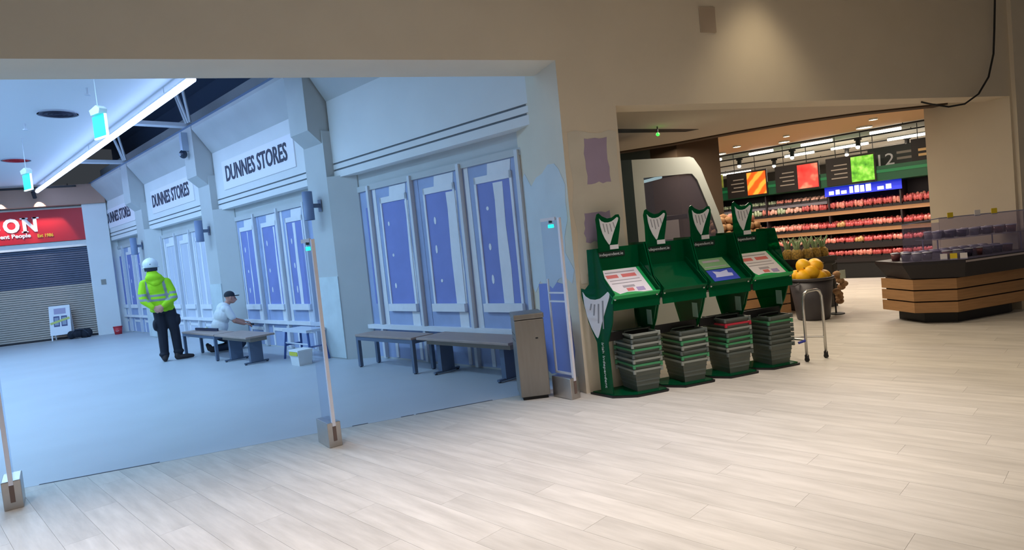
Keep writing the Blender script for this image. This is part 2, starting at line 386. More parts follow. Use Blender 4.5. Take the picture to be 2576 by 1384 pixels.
# lettered panels
SL = {1: (12.60, 9.62, 12.43, 9.86, 'nearest'), 2: (17.15, 14.25, 17.05, 14.5, 'middle'), 3: (21.5, 18.6, 21.4, 19.0, 'farthest')}
SLAB = {1: 'white sign panel lettered DUNNES STORES, largest and nearest of three', 2: 'white sign panel lettered DUNNES STORES above the boards behind the hard hat, middle one', 3: 'smallest white sign panel lettered DUNNES STORES beside the red shop sign'}
for k, (a, b, t0, t1, wd) in SL.items():
    t = thing('shop_sign', SLAB[k], 'sign', MW(FA, (a+b)/2, 3.05), MALL, 'DUNNES STORES panels on the mall wall'); c = (a+b)/2
    part('sign_panel', MB().box(-.018, 0, b-c, a-c, 0, .54), SIGNW, t)
    text('lettering', 'DUNNES STORES', t0-t1, .30, NAVY, t, frame_mtx((-.022, t0-c, .14), (0, -1, 0), (0, 0, 1)), .004, .018)
# mall ceiling, roof void
struct('ceiling_mall', MB().box(-9, 3.62, -2, 26, 4.36, 4.44).box(3.56, 3.62, -2, 26, 4.44, 4.75), CEILW, 'white ceiling of the mall concourse', rot=mall_rot)
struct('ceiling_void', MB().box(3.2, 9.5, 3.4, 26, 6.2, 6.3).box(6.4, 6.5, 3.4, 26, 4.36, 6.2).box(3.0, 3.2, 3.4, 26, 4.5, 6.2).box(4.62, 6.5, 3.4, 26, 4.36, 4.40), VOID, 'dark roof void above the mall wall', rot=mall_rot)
BEAML = {8.8: 'steel roof truss nearest the shop front above the mall wall', 13.4: 'steel roof truss above the pillar with the security camera', 17.95: 'steel roof truss above the farthest pillar with a lamp'}
for s0, lab in BEAML.items():
    t = thing('roof_truss', lab, 'truss', MW(3.72, s0, 4.40), MALL, 'roof trusses over the void')
    part('beam', MB().box(0, 1.6, -.10, .10, 0, .07), STEEL, t)
    for yy, zz, xx in ((-.9, 1.2, .9), (-1.5, 1.5, .9), (-.35, 1.5, 1.0), (-.1, 1.6, 1.1)):
        part('strut', MB().tube([(.9, -.1+yy*.15, .05), (xx-.6, yy, zz)], .028, 6), STEEL, t)
    for xx in (.25, .55): part('hanger', MB().tube([(xx, -2.2, .5), (xx+.05, -2.25, 1.7)], .02, 6), STEEL, t)
# end wall
YE = 21.6
we = MB().box(-16, -9.2, YE, YE+.3, 0, 4.4).box(-9.2, -5.22, YE, YE+.3, 3.75, 4.4).box(-5.22, -3.6, YE-.05, YE+.3, 0, 4.4).box(-9.2, -5.22, YE, YE+.3, 2.62, 2.80)
wend = struct('wall_end', we, WHITE, 'end wall of the mall around the red shop sign')
part('bulkhead', MB().box(-16, -4.6, YE-.35, YE, 3.80, 4.36), mat('beige_bulkhead', (186, 150, 132), .8), wend)
part('end_pillar', MB().box(-5.22, -4.62, YE-.25, YE-.05, 0, 3.80), WHITE, wend)
part('socket_plate', MB().box(-4.98, -4.86, YE-.262, YE-.25, 1.45, 1.60), GREYM, wend)
struct('wall_left', MB().box(-6.3, -6.2, 3, 26, 0, 4.4), WHITE, 'far left wall of the mall out of view', rot=mall_rot)
# ------------------------------------------------------------------ setting: food hall
ZC = 2.80
curve = [(5.2, 9.4), (5.94, 8.61), (6.47, 7.75), (6.99, 7.13), (7.7, 6.62), (8.75, 6.2)]
cf = MB().prism([(3.15, 5.72), (8.75, 5.72)]+curve[::-1]+[(3.15, 10.2)], ZC, ZC+.06)
cfo = struct('ceiling_front', cf, mat('beige_soffit', (196, 184, 166), .85), 'low beige ceiling just inside the food hall opening')
part('slot', MB().prism([(3.3, 7.05), (5.6, 7.45), (5.5, 7.62), (3.3, 7.35)], ZC-.004, ZC), BLACK, cfo)
cv2 = [(x+.02, y+.03) for x, y in curve]
part('bulkhead', MB().prism(curve+[(x+.12, y+.16) for x, y in curve][::-1], ZC-.02, 3.06), BROWN, cfo)
mb = MB().prism(curve+[(9.6, 6.2), (26, 6.2), (26, 26), (3.2, 26), (3.2, 10.2)], 3.06, 3.12)
struct('ceiling_hall', mb, mat('hall_ceiling', (206, 200, 192), .85), 'grey ceiling of the food hall beyond the produce')
band = [(p.x, p.y) for p in (MW(8.6, -3), MW(14.1, -3), MW(14.1, 9.6), MW(8.6, 9.6))]
band = clip(band, 0, -1, -6.6)
o = part('trim_2', MB().prism(band, 3.03, 3.058), mat('tan_ceiling_band', (205, 168, 124), .8), None); o['kind'] = 'structure'; o['label'] = 'tan ceiling band over the produce aisle'; o['category'] = 'trim'
struct('wall_hall', MB().box(22.9, 23, -3, 14, 0, 3.1).box(9.4, 23, 11.5, 11.6, 0, 3.1), mat('hall_back_wall', (70, 66, 62), .8), 'dark back walls of the food hall', rot=mall_rot)
struct('wall_inner', MB().box(3.2, 7.9, 10.6, 10.75, 0, 3.1).box(3.15, 3.25, 6.65, 10.7, 0, 3.1), TEAL, 'dark teal inner wall behind the glass-ended chiller')
struct('wall_column', MB().box(6.30, 7.14, 9.0, 9.8, 0, 3.06), BROWN, 'dark brown column behind the potato display')

# ================================================================== OBJECTS: mall
# luminaires
TUBE = glow('cool_light_diffuser', (176, 204, 255), 10.0)
for nm, e0, s0, s1, lab in (('a', 3.37, 9.23, 21.45, 'long bright linear ceiling light running down the mall'), ('b', 0.62, 9.9, 20.6, 'linear ceiling light at the left edge of the picture')):
    ln = s1-s0
    t = thing('linear_light', lab, 'light', MW(e0, s0, 4.15), MALL)
    for q in (.1, .5, .9): part('hanger', MB().tube([(0, ln*q, .09), (0, ln*q, .20)], .006, 6), STEEL, t)
    part('housing', MB().box(-.03, .03, 0, ln, .065, .09), mat('white_housing', (220, 224, 230), .5), t)
    part('diffuser', MB().tube([(0, 0, .02), (0, ln, .02)], .045, 10), TUBE, t)
for x_, y_, rr, lab, inner in ((-3.2, 12.45, .29, 'dark round ceiling vent above the mall', mat('vent_dark', (58, 62, 84), .7)), (-5.2, 16.76, .27, 'round ceiling vent with painted red sign reflection beyond the dark vent', mat('vent_red_reflection', (190, 46, 60), .5))):  # second vent's red colour stands in for the red sign's reflection
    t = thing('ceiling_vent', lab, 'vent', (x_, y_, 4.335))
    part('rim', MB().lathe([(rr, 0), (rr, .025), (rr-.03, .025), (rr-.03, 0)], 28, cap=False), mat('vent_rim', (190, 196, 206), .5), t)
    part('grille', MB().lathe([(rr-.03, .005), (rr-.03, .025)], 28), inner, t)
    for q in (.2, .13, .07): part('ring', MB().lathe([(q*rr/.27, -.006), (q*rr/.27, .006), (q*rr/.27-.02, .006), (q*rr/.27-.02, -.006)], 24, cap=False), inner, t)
for x_, y_, lab in ((-.4-2.0, 10.9, 'small sprinkler head near the dark ceiling vent'), (-3.9, 13.2, 'small sprinkler head left of the dark ceiling vent')):
    t = thing('sprinkler', lab, 'sprinkler', (x_, y_, 4.25), 0, 'ceiling sprinklers')
    part('stem', MB().tube([(0, 0, .02), (0, 0, .11)], .015, 6), STEEL, t); part('deflector', MB().lathe([(.04, 0), (.04, .015)], 10), STEEL, t)
EXG = glow('exit_green', (20, 205, 190), 1.3); EXW = glow('exit_white', (215, 255, 250), 1.4)
for s0, e0, z0, lab in ((9.72, 2.30, 3.42, 'green exit sign hanging on a rod below the bright linear light'), (14.94, 2.22, 3.40, 'small distant green exit sign hanging near the red-tinted ceiling vent')):
    t = thing('exit_sign', lab, 'sign', MW(e0, s0, z0), MALL+R(104), 'hanging exit signs')
    part('rod', MB().tube([(0, 0, .36), (0, 0, 4.36-z0)], .006, 6), STEEL, t)
    part('bracket', MB().prism([(-.10, .29), (.10, .29), (.13, .36), (-.05, .40), (-.13, .35)], -.05, .05, 'y'), mat('white_housing', (220, 224, 230), .5), t)
    p = part('panel', MB().box(-.15, .15, -.012, .012, 0, .28), EXG, t)
    part('pictogram', MB().box(-.10, -.02, -.016, -.012, .05, .20).box(.03, .11, -.016, -.012, .10, .16), EXW, p)
    part('edge', MB().box(-.155, .155, -.014, .014, -.02, 0).box(-.165, -.15, -.014, .014, -.02, .28), EXW, p)
# wall lamps on the pillars, camera
LAMPL = ['blue-grey cylinder wall lamp on the nearest pillar, largest of three', 'blue-grey cylinder wall lamp on the middle pillar, above the hard hat to its right', 'smallest blue-grey cylinder wall lamp, on the farthest pillar']
for (a, b), lab in zip(PILL, LAMPL):
    t = thing('wall_lamp', lab, 'lamp', MW(PF, (a+b)/2-.03, 2.33), MALL, 'cylinder lamps on the pillars')
    part('shade', MB().lathe([(.075, -.21), (.075, .21), (.065, .21), (.065, -.21)], 18, (-.20, 0, 0), cap=False).lathe([(.066, -.05), (.066, .05)], 18, (-.20, 0, 0)), mat('lamp_blue_grey', (120, 138, 172), .5), t, True)
    part('bracket', MB().box(-.13, -.01, -.025, .025, -.03, .03), mat('lamp_bracket', (110, 124, 150), .5), t)
    part('wall_plate', MB().box(-.016, -.013, -.05, .05, -.09, .09), mat('lamp_bracket', (110, 124, 150), .5), t)
t = thing('security_camera', 'dark security camera on a white arm above the second sign', 'camera', MW(4.62, 13.36, 3.86), MALL)
part('arm', MB().box(-.12, 0, -.06, .06, .06, .42), mat('lamp_pale', (170, 186, 206), .5), t)
part('dome', MB().ball((-.10, 0, 0), .075, .075, .085), mat('camera_dome', (44, 56, 76), .2), t, True)
part('lens', MB().ball((-.165, -.02, -.01), .03), mat('camera_lens', (180, 190, 205), .2), t, True)
# end shop: shutter, red sign, spot track
t = thing('roller_shutter', 'closed slatted roller shutter, dark upper half, under the red sign', 'shutter', (-7.2, YE+.06, 0))
sl = MB().prism([(.012, 0), (-.014, .012), (-.02, .032), (-.014, .052), (.012, .062)], -1.98, 1.98, 'x')
me1, me2 = sl.mesh('slat', SHUT), sl.mesh('slat', SHUTD)
for k in range(42): link('slat', me1 if k < 24 else me2, t, (0, 0, .04+k*.0625))
part('bottom_bar', MB().box(-1.98, 1.98, -.04, .02, 0, .05), DARK, t)
for sgn in (-1, 1): part('guide', MB().box(sgn*1.98-.03, sgn*1.98+.03, -.05, .04, 0, 2.62), GREYM, t)
t = thing('shop_sign', 'long red shop sign with white letters above the roller shutter', 'sign', (-7.2, YE-.05, 2.81))
part('sign_box', MB().box(-2.0, 1.95, 0, .05, 0, .92), RED, t)
part('sign_frame', MB().box(-2.0, 1.95, -.01, .05, .92, .965), mat('sign_frame', (206, 200, 190), .5), t)
LW = mat('white_letter', (250, 246, 246), .5); LY = mat('yellow_letter', (240, 190, 60), .5)
for ch, x0, wd in (('S', -.45, .38), ('O', .0, .39), ('N', .46, .34)):
    m0 = frame_mtx((x0, -.012, .32), (1, 0, 0), (0, 0, 1))
    text('letter', ch, wd, .41, LW, t, m0, .006, .045)
se_ = MB()
for x0, x1, z0, z1 in ((.41, .60, .69, .73), (.70, .86, .69, .73), (.42, .58, .32, .35)): se_.box(x0, x1, -.018, -.006, z0, z1)
part('serif', se_, LW, t)
text('lettering', 'ent People', .72, .15, LW, t, frame_mtx((-.10, -.012, .14), (1, 0, 0), (0, 0, 1)), .006, .03)
text('lettering', 'Est 1986', .38, .10, LY, t, frame_mtx((.78, -.012, .15), (1, 0, 0), (0, 0, 1)), .006, .03)
TRK = thing('spotlight_track', 'black spotlight track on the bulkhead over the red sign', 'track', (-7.2, YE-.62, 4.16))
part('rail', MB().box(-2.2, 2.0, -.03, .03, .10, .15), BLACK, TRK)
for k, x0 in enumerate((-.85, 0.05, .98)):
    part('lamp_head', MB().tube([(x0, 0, .10), (x0, .03, -.02)], .03, 8).tube([(x0, -.02, .02), (x0, .08, -.14)], .05, 10), DARK, TRK)
    spot('sign_spotlight', (-7.2+x0, YE-.50, 3.98), (-7.2+x0+.1, YE-.02, 3.25), (40, 90, 60)[k], (1.0, .86, .72), 62, .35, .03)
for x0 in (-2.0, 1.8): part('hanger', MB().tube([(x0, 0, .15), (x0, 0, .20)], .01, 6), BLACK, TRK)
# A-board, bag, red tub
t = thing('a_board', 'white folding advertising board with two phone pictures before the shutter', 'board', (-6.07, 21.15, 0), R(4))
BW = mat('white_board_plastic', (236, 236, 240), .5)
tilt = Matrix.Rotation(R(-12), 4, 'X')
fm = Matrix.Translation((0, -.02, 0)) @ tilt
part('front_panel', MB().box(-.25, .25, -.02, 0, .16, 1.0, fm), BW, t)
bk = Matrix.Translation((0, .40, 0)) @ Matrix.Rotation(R(12), 4, 'X')
part('rear_panel', MB().box(-.25, .25, 0, .02, .16, 1.0, bk), BW, t)
for sx in (-.23, .21):
    part('leg', MB().box(sx, sx+.03, -.02, 0, .01, .17, fm), BW, t); part('leg', MB().box(sx, sx+.03, 0, .02, .01, .17, bk), BW, t)
for sx in (-.15, .03):
    p = part('picture', MB().box(sx, sx+.14, -.024, -.02, .40, .70, fm), mat('print_navy', (70, 74, 120), .5), t)
    part('screen', MB().box(sx+.02, sx+.12, -.026, -.024, .44, .66, fm), mat('print_grey', (150, 160, 180), .5), p)
part('heading', MB().box(-.13, .15, -.024, -.02, .76, .92, fm), mat('print_lilac', (170, 160, 190), .5), t)
part('tape', MB().box(-.24, .24, -.028, -.024, -.03, .03, fm @ Matrix.Translation((0, 0, .56)) @ Matrix.Rotation(R(-16), 4, 'Y')), mat('yellow_tape', (200, 205, 110), .5), t)
t = thing('holdall_bag', 'dark crumpled bag on the floor beside the advertising board', 'bag', (-5.62, 21.2, 0))
bg = MB(); rr = random.Random(3)
for k in range(7): bg.ball((-.22+k*.07, rr.uniform(-.05, .05), .10+rr.uniform(-.02, .05)), .10, .11, .10+rr.random()*.05, 10, 7)
part('body', bg, mat('dark_fabric', (34, 40, 52), .9), t, True)
part('strap', MB().tube([(-.2, -.1, .14), (-.08, -.14, .26), (.1, -.14, .26), (.22, -.1, .12)], .012, 6), mat('dark_strap', (60, 68, 84), .8), t)
t = thing('paint_tub', 'small red round tub at the foot of the far mall wall', 'tub', (-4.62, 20.9, 0))
part('body', MB().lathe([(.09, 0), (.115, .2), (.11, .2), (.085, .01)], 18), mat('red_plastic', (205, 56, 66), .5), t, True)
part('lid', MB().lathe([(.12, .2), (.12, .225), (.05, .23)], 18), mat('red_plastic_lid', (190, 44, 56), .5), t)
part('handle', MB().tube([(-.11, 0, .19), (-.08, -.06, .12), (0, -.12, .09), (.08, -.06, .12), (.11, 0, .19)], .006, 6), STEEL, t)

# benches and low tables
def bench(e0, e1, s0, s1, lab):
    c = (e0+e1)/2, (s0+s1)/2; we_, ls = (e1-e0)/2, (s1-s0)/2
    t = thing('bench', lab, 'bench', MW(c[0], c[1], 0), MALL, 'benches against the mall wall')
    bevel(part('seat', MB().box(-we_, we_, -ls, ls, .425, .455), TOPW, t), .006)
    part('frame', MB().box(-we_+.01, -we_+.05, -ls, ls, .375, .425).box(we_-.05, we_-.01, -ls, ls, .375, .425).box(-we_+.05, we_-.05, -ls, -ls+.04, .375, .425).box(-we_+.05, we_-.05, ls-.04, ls, .375, .425), BLUEGR, t)
    for sx in (-1, 1):
        for sy in (-1, 1):
            l = part('leg', MB().box(sx*we_-(.055 if sx > 0 else -.01), sx*we_-(.01 if sx > 0 else -.055), sy*ls-(.05 if sy > 0 else 0), sy*ls+(.05 if sy < 0 else 0), .01, .375), BLUEGR, t)
            part('foot', MB().lathe([(.02, 0), (.02, .01)], 10, (sx*(we_-.032), sy*(ls-.025), 0)), BLACK, l)
    return t
def low_table(e0, e1, s0, s1, lab, peds):
    c = (e0+e1)/2, (s0+s1)/2; we_, ls = (e1-e0)/2, (s1-s0)/2
    t = thing('low_table', lab, 'table', MW(c[0], c[1], 0), MALL, 'pedestal tables against the mall wall')
    bevel(part('top', MB().box(-we_, we_, -ls, ls, .425, .455), TOPW, t), .006)
    part('apron', MB().box(-we_+.1, we_-.1, -ls+.08, ls-.08, .36, .425), mat('apron_tan', (150, 142, 130), .6), t)
    for sy in peds:
        y0 = sy*(ls-.25)
        part('pedestal', MB().box(-.10, .10, y0-.035, y0+.035, .03, .36), BLUEGR, t)
        f = part('foot_bar', MB().box(-we_+.04, we_-.04, y0-.02, y0+.02, .012, .035), BLUEGR, t)
        for sx in (-1, 1): part('foot', MB().lathe([(.018, 0), (.018, .012)], 10, (sx*(we_-.06), y0, 0)), BLACK, f)
    return t
bench(4.53, 4.88, 6.42, 7.72, 'blue-grey bench with straight legs below the purple boards, beside the pillar')
low_table(4.56, 5.02, 4.75, 6.36, 'low pedestal table with pale top, partly behind the grey bin', (-1, 1))
bench(3.87, 4.22, 11.10, 12.68, 'blue-grey bench with straight legs right beside the standing worker')
low_table(3.86, 4.32, 9.75, 11.04, 'low pedestal table with pale top in front of the kneeling worker', (-1, 1))
t = thing('spirit_level', 'dark spirit level lying on the bench beside the standing worker', 'tool', MW(4.10, 12.05, .455), MALL+R(4))
part('bar', MB().box(-.015, .015, -.45, .45, 0, .05), mat('tool_navy', (44, 50, 78), .5), t)
part('vial', MB().box(-.016, .016, -.04, .04, .052, .056), mat('vial_yellow', (200, 210, 90), .3), t)
# step platform and filler tub beside the pillar
t = thing('step_platform', 'low folding work platform with blue legs beside the nearest pillar', 'platform', MW(4.63, 9.40, 0), MALL)
BLUE = mat('blue_leg', (62, 92, 156), .5)
part('deck', MB().box(-.16, .16, -.40, .40, .44, .48), mat('pale_deck', (206, 214, 226), .6), t)
for sy in (-1, 1):
    for sx in (-1, 1): part('leg', MB().tube([(sx*.12, sy*.36, .44), (sx*.15, sy*.44, 0.0)], .018, 8), BLUE, t)
    part('rung', MB().tube([(-.135, sy*.405, .22), (.135, sy*.405, .22)], .014, 8), BLUE, t)
part('brace', MB().tube([(-.13, -.40, .26), (-.13, .40, .26)], .012, 8), mat('pale_deck', (206, 214, 226), .6), t)
t = thing('filler_tub', 'white tub with a yellow label standing by the low work platform', 'tub', MW(4.33, 8.96, 0), MALL)
part('body', MB().loft([(-.10, -.12), (.10, -.12), (.10, .12), (-.10, .12)], 0, [(-.115, -.14), (.115, -.14), (.115, .14), (-.115, .14)], .21), mat('white_tub', (226, 230, 232), .5), t)
part('lid', MB().box(-.12, .12, -.148, .148, .21, .23), mat('white_tub_lid', (236, 240, 242), .5), t)
part('sticker', MB().box(-.122, -.113, -.12, .12, .15, .205), mat('yellow_label', (206, 206, 70), .5), t)

# bin
t = thing('litter_bin', 'tall square grey metal litter bin at the edge of the opening', 'bin', (2.0+.14, 5.72, 0), R(-14))
part('plinth', MB().box(-.12, .12, -.15, .15, 0, .03), BLACK, t)
bevel(part('body', MB().box(-.14, .14, -.17, .17, .03, .76), GREYM, t), .008)
bevel(part('top', MB().box(-.145, .145, -.175, .175, .765, .815), GREYM, t), .008)
part('door_seam', MB().box(-.142, -.139, -.12, .12, .62, .625).box(-.142, -.139, -.12, .12, .56, .565), DARK, t)
part('lock', MB().lathe([(.012, -.004), (.012, .004)], 10, (.06, -.172, .58)), DARK, t)

# security antennas at the entrance
ANTL = ['leftmost security antenna at the entrance, cut by the picture edge', 'middle security antenna with clear panel in front of the pillar', 'right security antenna with white loop frame beside the grey bin']
LED = glow('green_led', (20, 215, 165), 3.0)
POST = mat('white_post', (238, 238, 248), .35); LOOP = mat('white_loop', (222, 228, 240), .5)
for k, (x_, y_) in enumerate(((-1.93, 5.29), (.24, 5.28), (2.40, 5.31))):
    t = thing('security_antenna', ANTL[k], 'antenna', (x_, y_, 0), R(16), 'security antennas across the entrance')
    bevel(part('base_box', MB().box(-.055, .055, 0, .27, .0, .20), STAIN, t), .006)
    part('cable_slot', MB().box(-.014, .014, -.003, 0, .05, .17), mat('slot_tan', (120, 100, 92), .6), t)
    part('post', MB().box(-.013, .013, -.006, .022, .17, 1.68), POST, t)
    part('panel', MB().box(-.006, .006, .022, .27, .20, 1.68), CLEAR, t)
    hd = part('head', MB().box(-.008, .008, .06, .27, 1.66, 1.69), mat('pale_head', (226, 220, 222), .4), t)
    part('led', MB().box(-.010, .010, .10, .16, 1.595, 1.625), LED, hd)
    part('sensor', MB().box(-.011, .011, .12, .145, 1.64, 1.662), BLACK, hd)
    if k == 2:
        lo = MB()
        for y0, y1, z0, z1 in ((.245, .26, .22, 1.12), (.03, .26, .22, .24), (.03, .26, .90, .915), (.03, .26, .98, .995)): lo.box(-.008, .008, y0, y1, z0, z1)
        part('loop_frame', lo, LOOP, t)
# cable
mbc = MB(); pts = [(8.52, 5.36, 4.3), (8.49, 5.36, 3.85), (8.45, 5.36, 3.5), (8.40, 5.355, 3.2), (8.28, 5.35, 2.92), (8.10, 5.36, 2.72), (7.88, 5.38, 2.61), (7.66, 5.42, 2.59), (7.5, 5.5, 2.64), (7.42, 5.58, 2.69)]
tag(part('loose_cable', mbc.tube(pts, .011, 8), BLACK, None, True), 'loose black cable looping down from the wall under the right opening', 'cable')

# ================================================================== OBJECTS: promotional stands with baskets
def harp_pts(mirror=False):
    p = [(0, 1.0), (.10, .90), (.26, .84), (.45, .83), (.64, .86), (.80, .93), (.93, 1.0), (1.0, .97), (.97, .88), (.80, .62), (.62, .33), (.47, .05), (.42, 0), (.37, .03), (.22, .22), (.10, .45), (.03, .70)]
    return [((1-a) if mirror else a, b) for a, b in p]
PAGE = mat('white_page', (240, 234, 240), .6); PRED = mat('page_red', (226, 120, 118), .6); PGREY = mat('page_grey', (176, 170, 178), .6); PBLUE = mat('page_blue', (40, 70, 190), .5)
PLIL = mat('page_lilac', (176, 160, 205), .6)
STL = ['green acrylic basket stand nearest the wall pier, large white harp on its side',
       'green acrylic basket stand with an empty tray, second from the wall pier',
       'green acrylic basket stand with a small blue poster, third from the wall pier',
       'green acrylic basket stand with a white poster, farthest from the wall pier']
WST = .50
TXTW = mat('white_small_text', (225, 230, 232), .5)
for k in range(4):
    t = thing('basket_stand', STL[k], 'stand', (2.69+.512*k, 5.395, 0), 0, 'green promotional stands in a row')
    base = [(.0, -.02), (WST+.003, -.02), (WST+.003, -.40), (WST-.02, -.42), (.16, -.42), (.0, -.25)]
    if k == 0: base = [(-.11, -.02), (WST+.003, -.02), (WST+.003, -.40), (WST-.02, -.42), (.16, -.42), (-.03, -.30)]
    b0 = part('base_plate', MB().prism(base, 0, .018), BLACK, t)
    part('base_trim', MB().prism([(a*.94+.015, b*.94-.01) for a, b in base], .018, .026), GREEN, b0)
    prof = [(-.29, .026), (-.28, .5), (-.36, .70), (-.385, .86), (-.37, .97), (-.31, 1.06), (-.24, 1.36), (-.12, 1.36), (-.11, 1.04), (-.05, .99), (0, 1.0), (.0, .93), (-.06, .68), (-.145, .5), (-.14, .026)]
    prof2 = [(-.13, .026), (-.12, .46), (-.19, .53), (-.27, .66), (-.33, .80), (-.385, .92), (-.37, .98), (-.29, 1.06), (-.20, 1.38), (.06, 1.38), (.10, 1.05), (.17, .98), (.18, .86), (.14, .70), (.06, .50), (.02, .44), (.01, .026)]
    for sx in (0, 1):
        x0 = 0 if sx == 0 else WST-.012
        sp = part('side_panel', MB().prism(prof if (k == 0 and sx == 0) else prof2, x0, x0+.012, 'x'), GREEN, t)
        if sx == 0 and k == 0: sp.location = (-.10, 0, 0); sp.rotation_euler = (0, 0, R(19))
        if sx == 0 and k == 0:
            hp = [(-.36+a*.34, .54+b*.43) for a, b in harp_pts(True)]
            hp = [(-.025-(q+.36) if False else q, z) for q, z in hp]
            part('harp', MB().prism(hp, x0-.004, x0, 'x'), HARP, sp)
            st_ = MB()
            for j, (y1, zt, zb) in enumerate(((-.11, .86, .80), (-.15, .855, .75), (-.20, .86, .68), (-.255, .89, .63))):
                st_.prism([(y1, zb), (y1+.016, zb), (y1-.004, zt), (y1-.022, zt)], x0-.006, x0-.004, 'x')
            part('harp_strings', st_, HSLOT, sp)
            text('lettering', 'Irish Independent', .42, .035, TXTW, sp, frame_mtx((x0-.003, -.195, .50), (0, 0, -1), (0, -1, 0)), .001)
        if sx == 1: part('price_tag', MB().box(x0-.004, x0, -.24, -.16, .60, .74), mat('frosted_tag', (150, 190, 178), .5), sp)
    bp = part('back_panel', MB().box(.012, WST-.012, -.10, -.09, .98, 1.36), GREEN, t)
    part('text_strip', MB().box(.05, .34, -.105, -.10, 1.27, 1.32), mat('strip_dark', (14, 44, 36), .5), bp)
    text('lettering', 'independent.ie', .25, .035, TXTW, bp, frame_mtx((.07, -.107, 1.275), (1, 0, 0), (0, 0, 1)), .001)
    # header harp
    H0 = Vector((.10, -.10, 1.385))
    out = [(-.035, -.06), (-.03, .14), (-.035, .245), (-.02, .29), (.0, .30), (.03, .27), (.08, .245), (.13, .25), (.17, .275), (.20, .275), (.212, .24), (.20, .15), (.17, .02), (.15, -.06)]
    hd = part('header', MB().prism([(H0.x+a*1.05, H0.z+b) for a, b in out], -.108, -.10, 'y'), GREEN, t)
    part('harp', MB().prism([(H0.x+a*.20, H0.z+.0+b*.25) for a, b in harp_pts()], -.113, -.108, 'y'), HARP, hd)
    hs = MB()
    for j, (q, zt, zb) in enumerate(((.03, .20, .12), (.065, .195, .10), (.10, .195, .12), (.135, .205, .15))):
        hs.prism([(H0.x+q, H0.z+zt), (H0.x+q+.008, H0.z+zt), (H0.x+q+.022, H0.z+zb), (H0.x+q+.014, H0.z+zb)], -.115, -.113, 'y')
    part('harp_strings', hs, HSLOT, hd)
    part('tag', MB().box(H0.x+.085, H0.x+.175, -.114, -.108, H0.z-.045, H0.z-.005), HARP, hd)
    # tray
    A = math.atan2(.24, .30); TM = Matrix.Translation((0, -.395, .915)) @ Matrix.Rotation(A, 4, 'X')   # local x right, y up the slope
    tray = part('tray', MB().box(.012, WST-.012, 0, .385, -.008, 0, TM).box(.012, WST-.012, -.01, 0, -.06, .03, TM), GREENL if k in (0, 3) else GREEN, t)
    for sx in (.012, WST-.022): part('tray_side', MB().box(sx, sx+.01, 0, .385, 0, .05, TM), GREEN, tray)
    part('apron', MB().box(.012, WST-.012, -.395, -.385, .80, .915), GREEN, t)
    if k in (0, 3):
        pg = part('poster', MB().box(.06, .44, .03, .37, 0, .004, TM), PAGE, tray)
        for bx_, mm in (((.08, .20, .25, .295), PRED), ((.24, .39, .25, .295), PRED), ((.20, .27, .06, .10), PRED), ((.09, .40, .32, .335), PGREY), ((.09, .40, .21, .22), PGREY), ((.09, .40, .17, .18), PGREY), ((.18, .30, .11, .14), PGREY), ((.30, .38, .05, .10), PLIL)):
            part('print', MB().box(*bx_, .004, .005, TM), mm, pg)
        part('clip', MB().prism([(.012, 0.0), (.40, 0.0), (.33, .025), (.26, .04), (.18, .045), (.10, .03), (.03, .12), (.012, .14)], .006, .010, 'z', TM), GREENL, tray)
    if k == 2:
        part('poster', MB().box(.10, .40, .03, .19, 0, .004, TM), PBLUE, tray)
        part('print', MB().prism([(.15, .08), (.35, .08), (.36, .12), (.32, .13), (.33, .17), (.24, .15), (.16, .17), (.17, .12)], .004, .005, 'z', TM), mat('page_pale_blue', (190, 196, 235), .6), tray)
        part('poster', MB().box(.10, .40, .20, .36, 0, .004, TM), mat('page_green', (120, 170, 120), .6), tray)
        part('print', MB().box(.14, .34, .30, .33, .004, .005, TM), PGREY, tray)
        part('print', MB().box(.12, .37, .23, .24, .004, .005, TM), PGREY, tray)
    for sx in (.03, WST-.04): part('bolt', MB().ball((sx, -.402, .90), .011, n=8, m=6), CHROME, t)
    part('crossbar', MB().box(.012, WST-.012, -.20, -.185, .50, .58), BLACK, t)

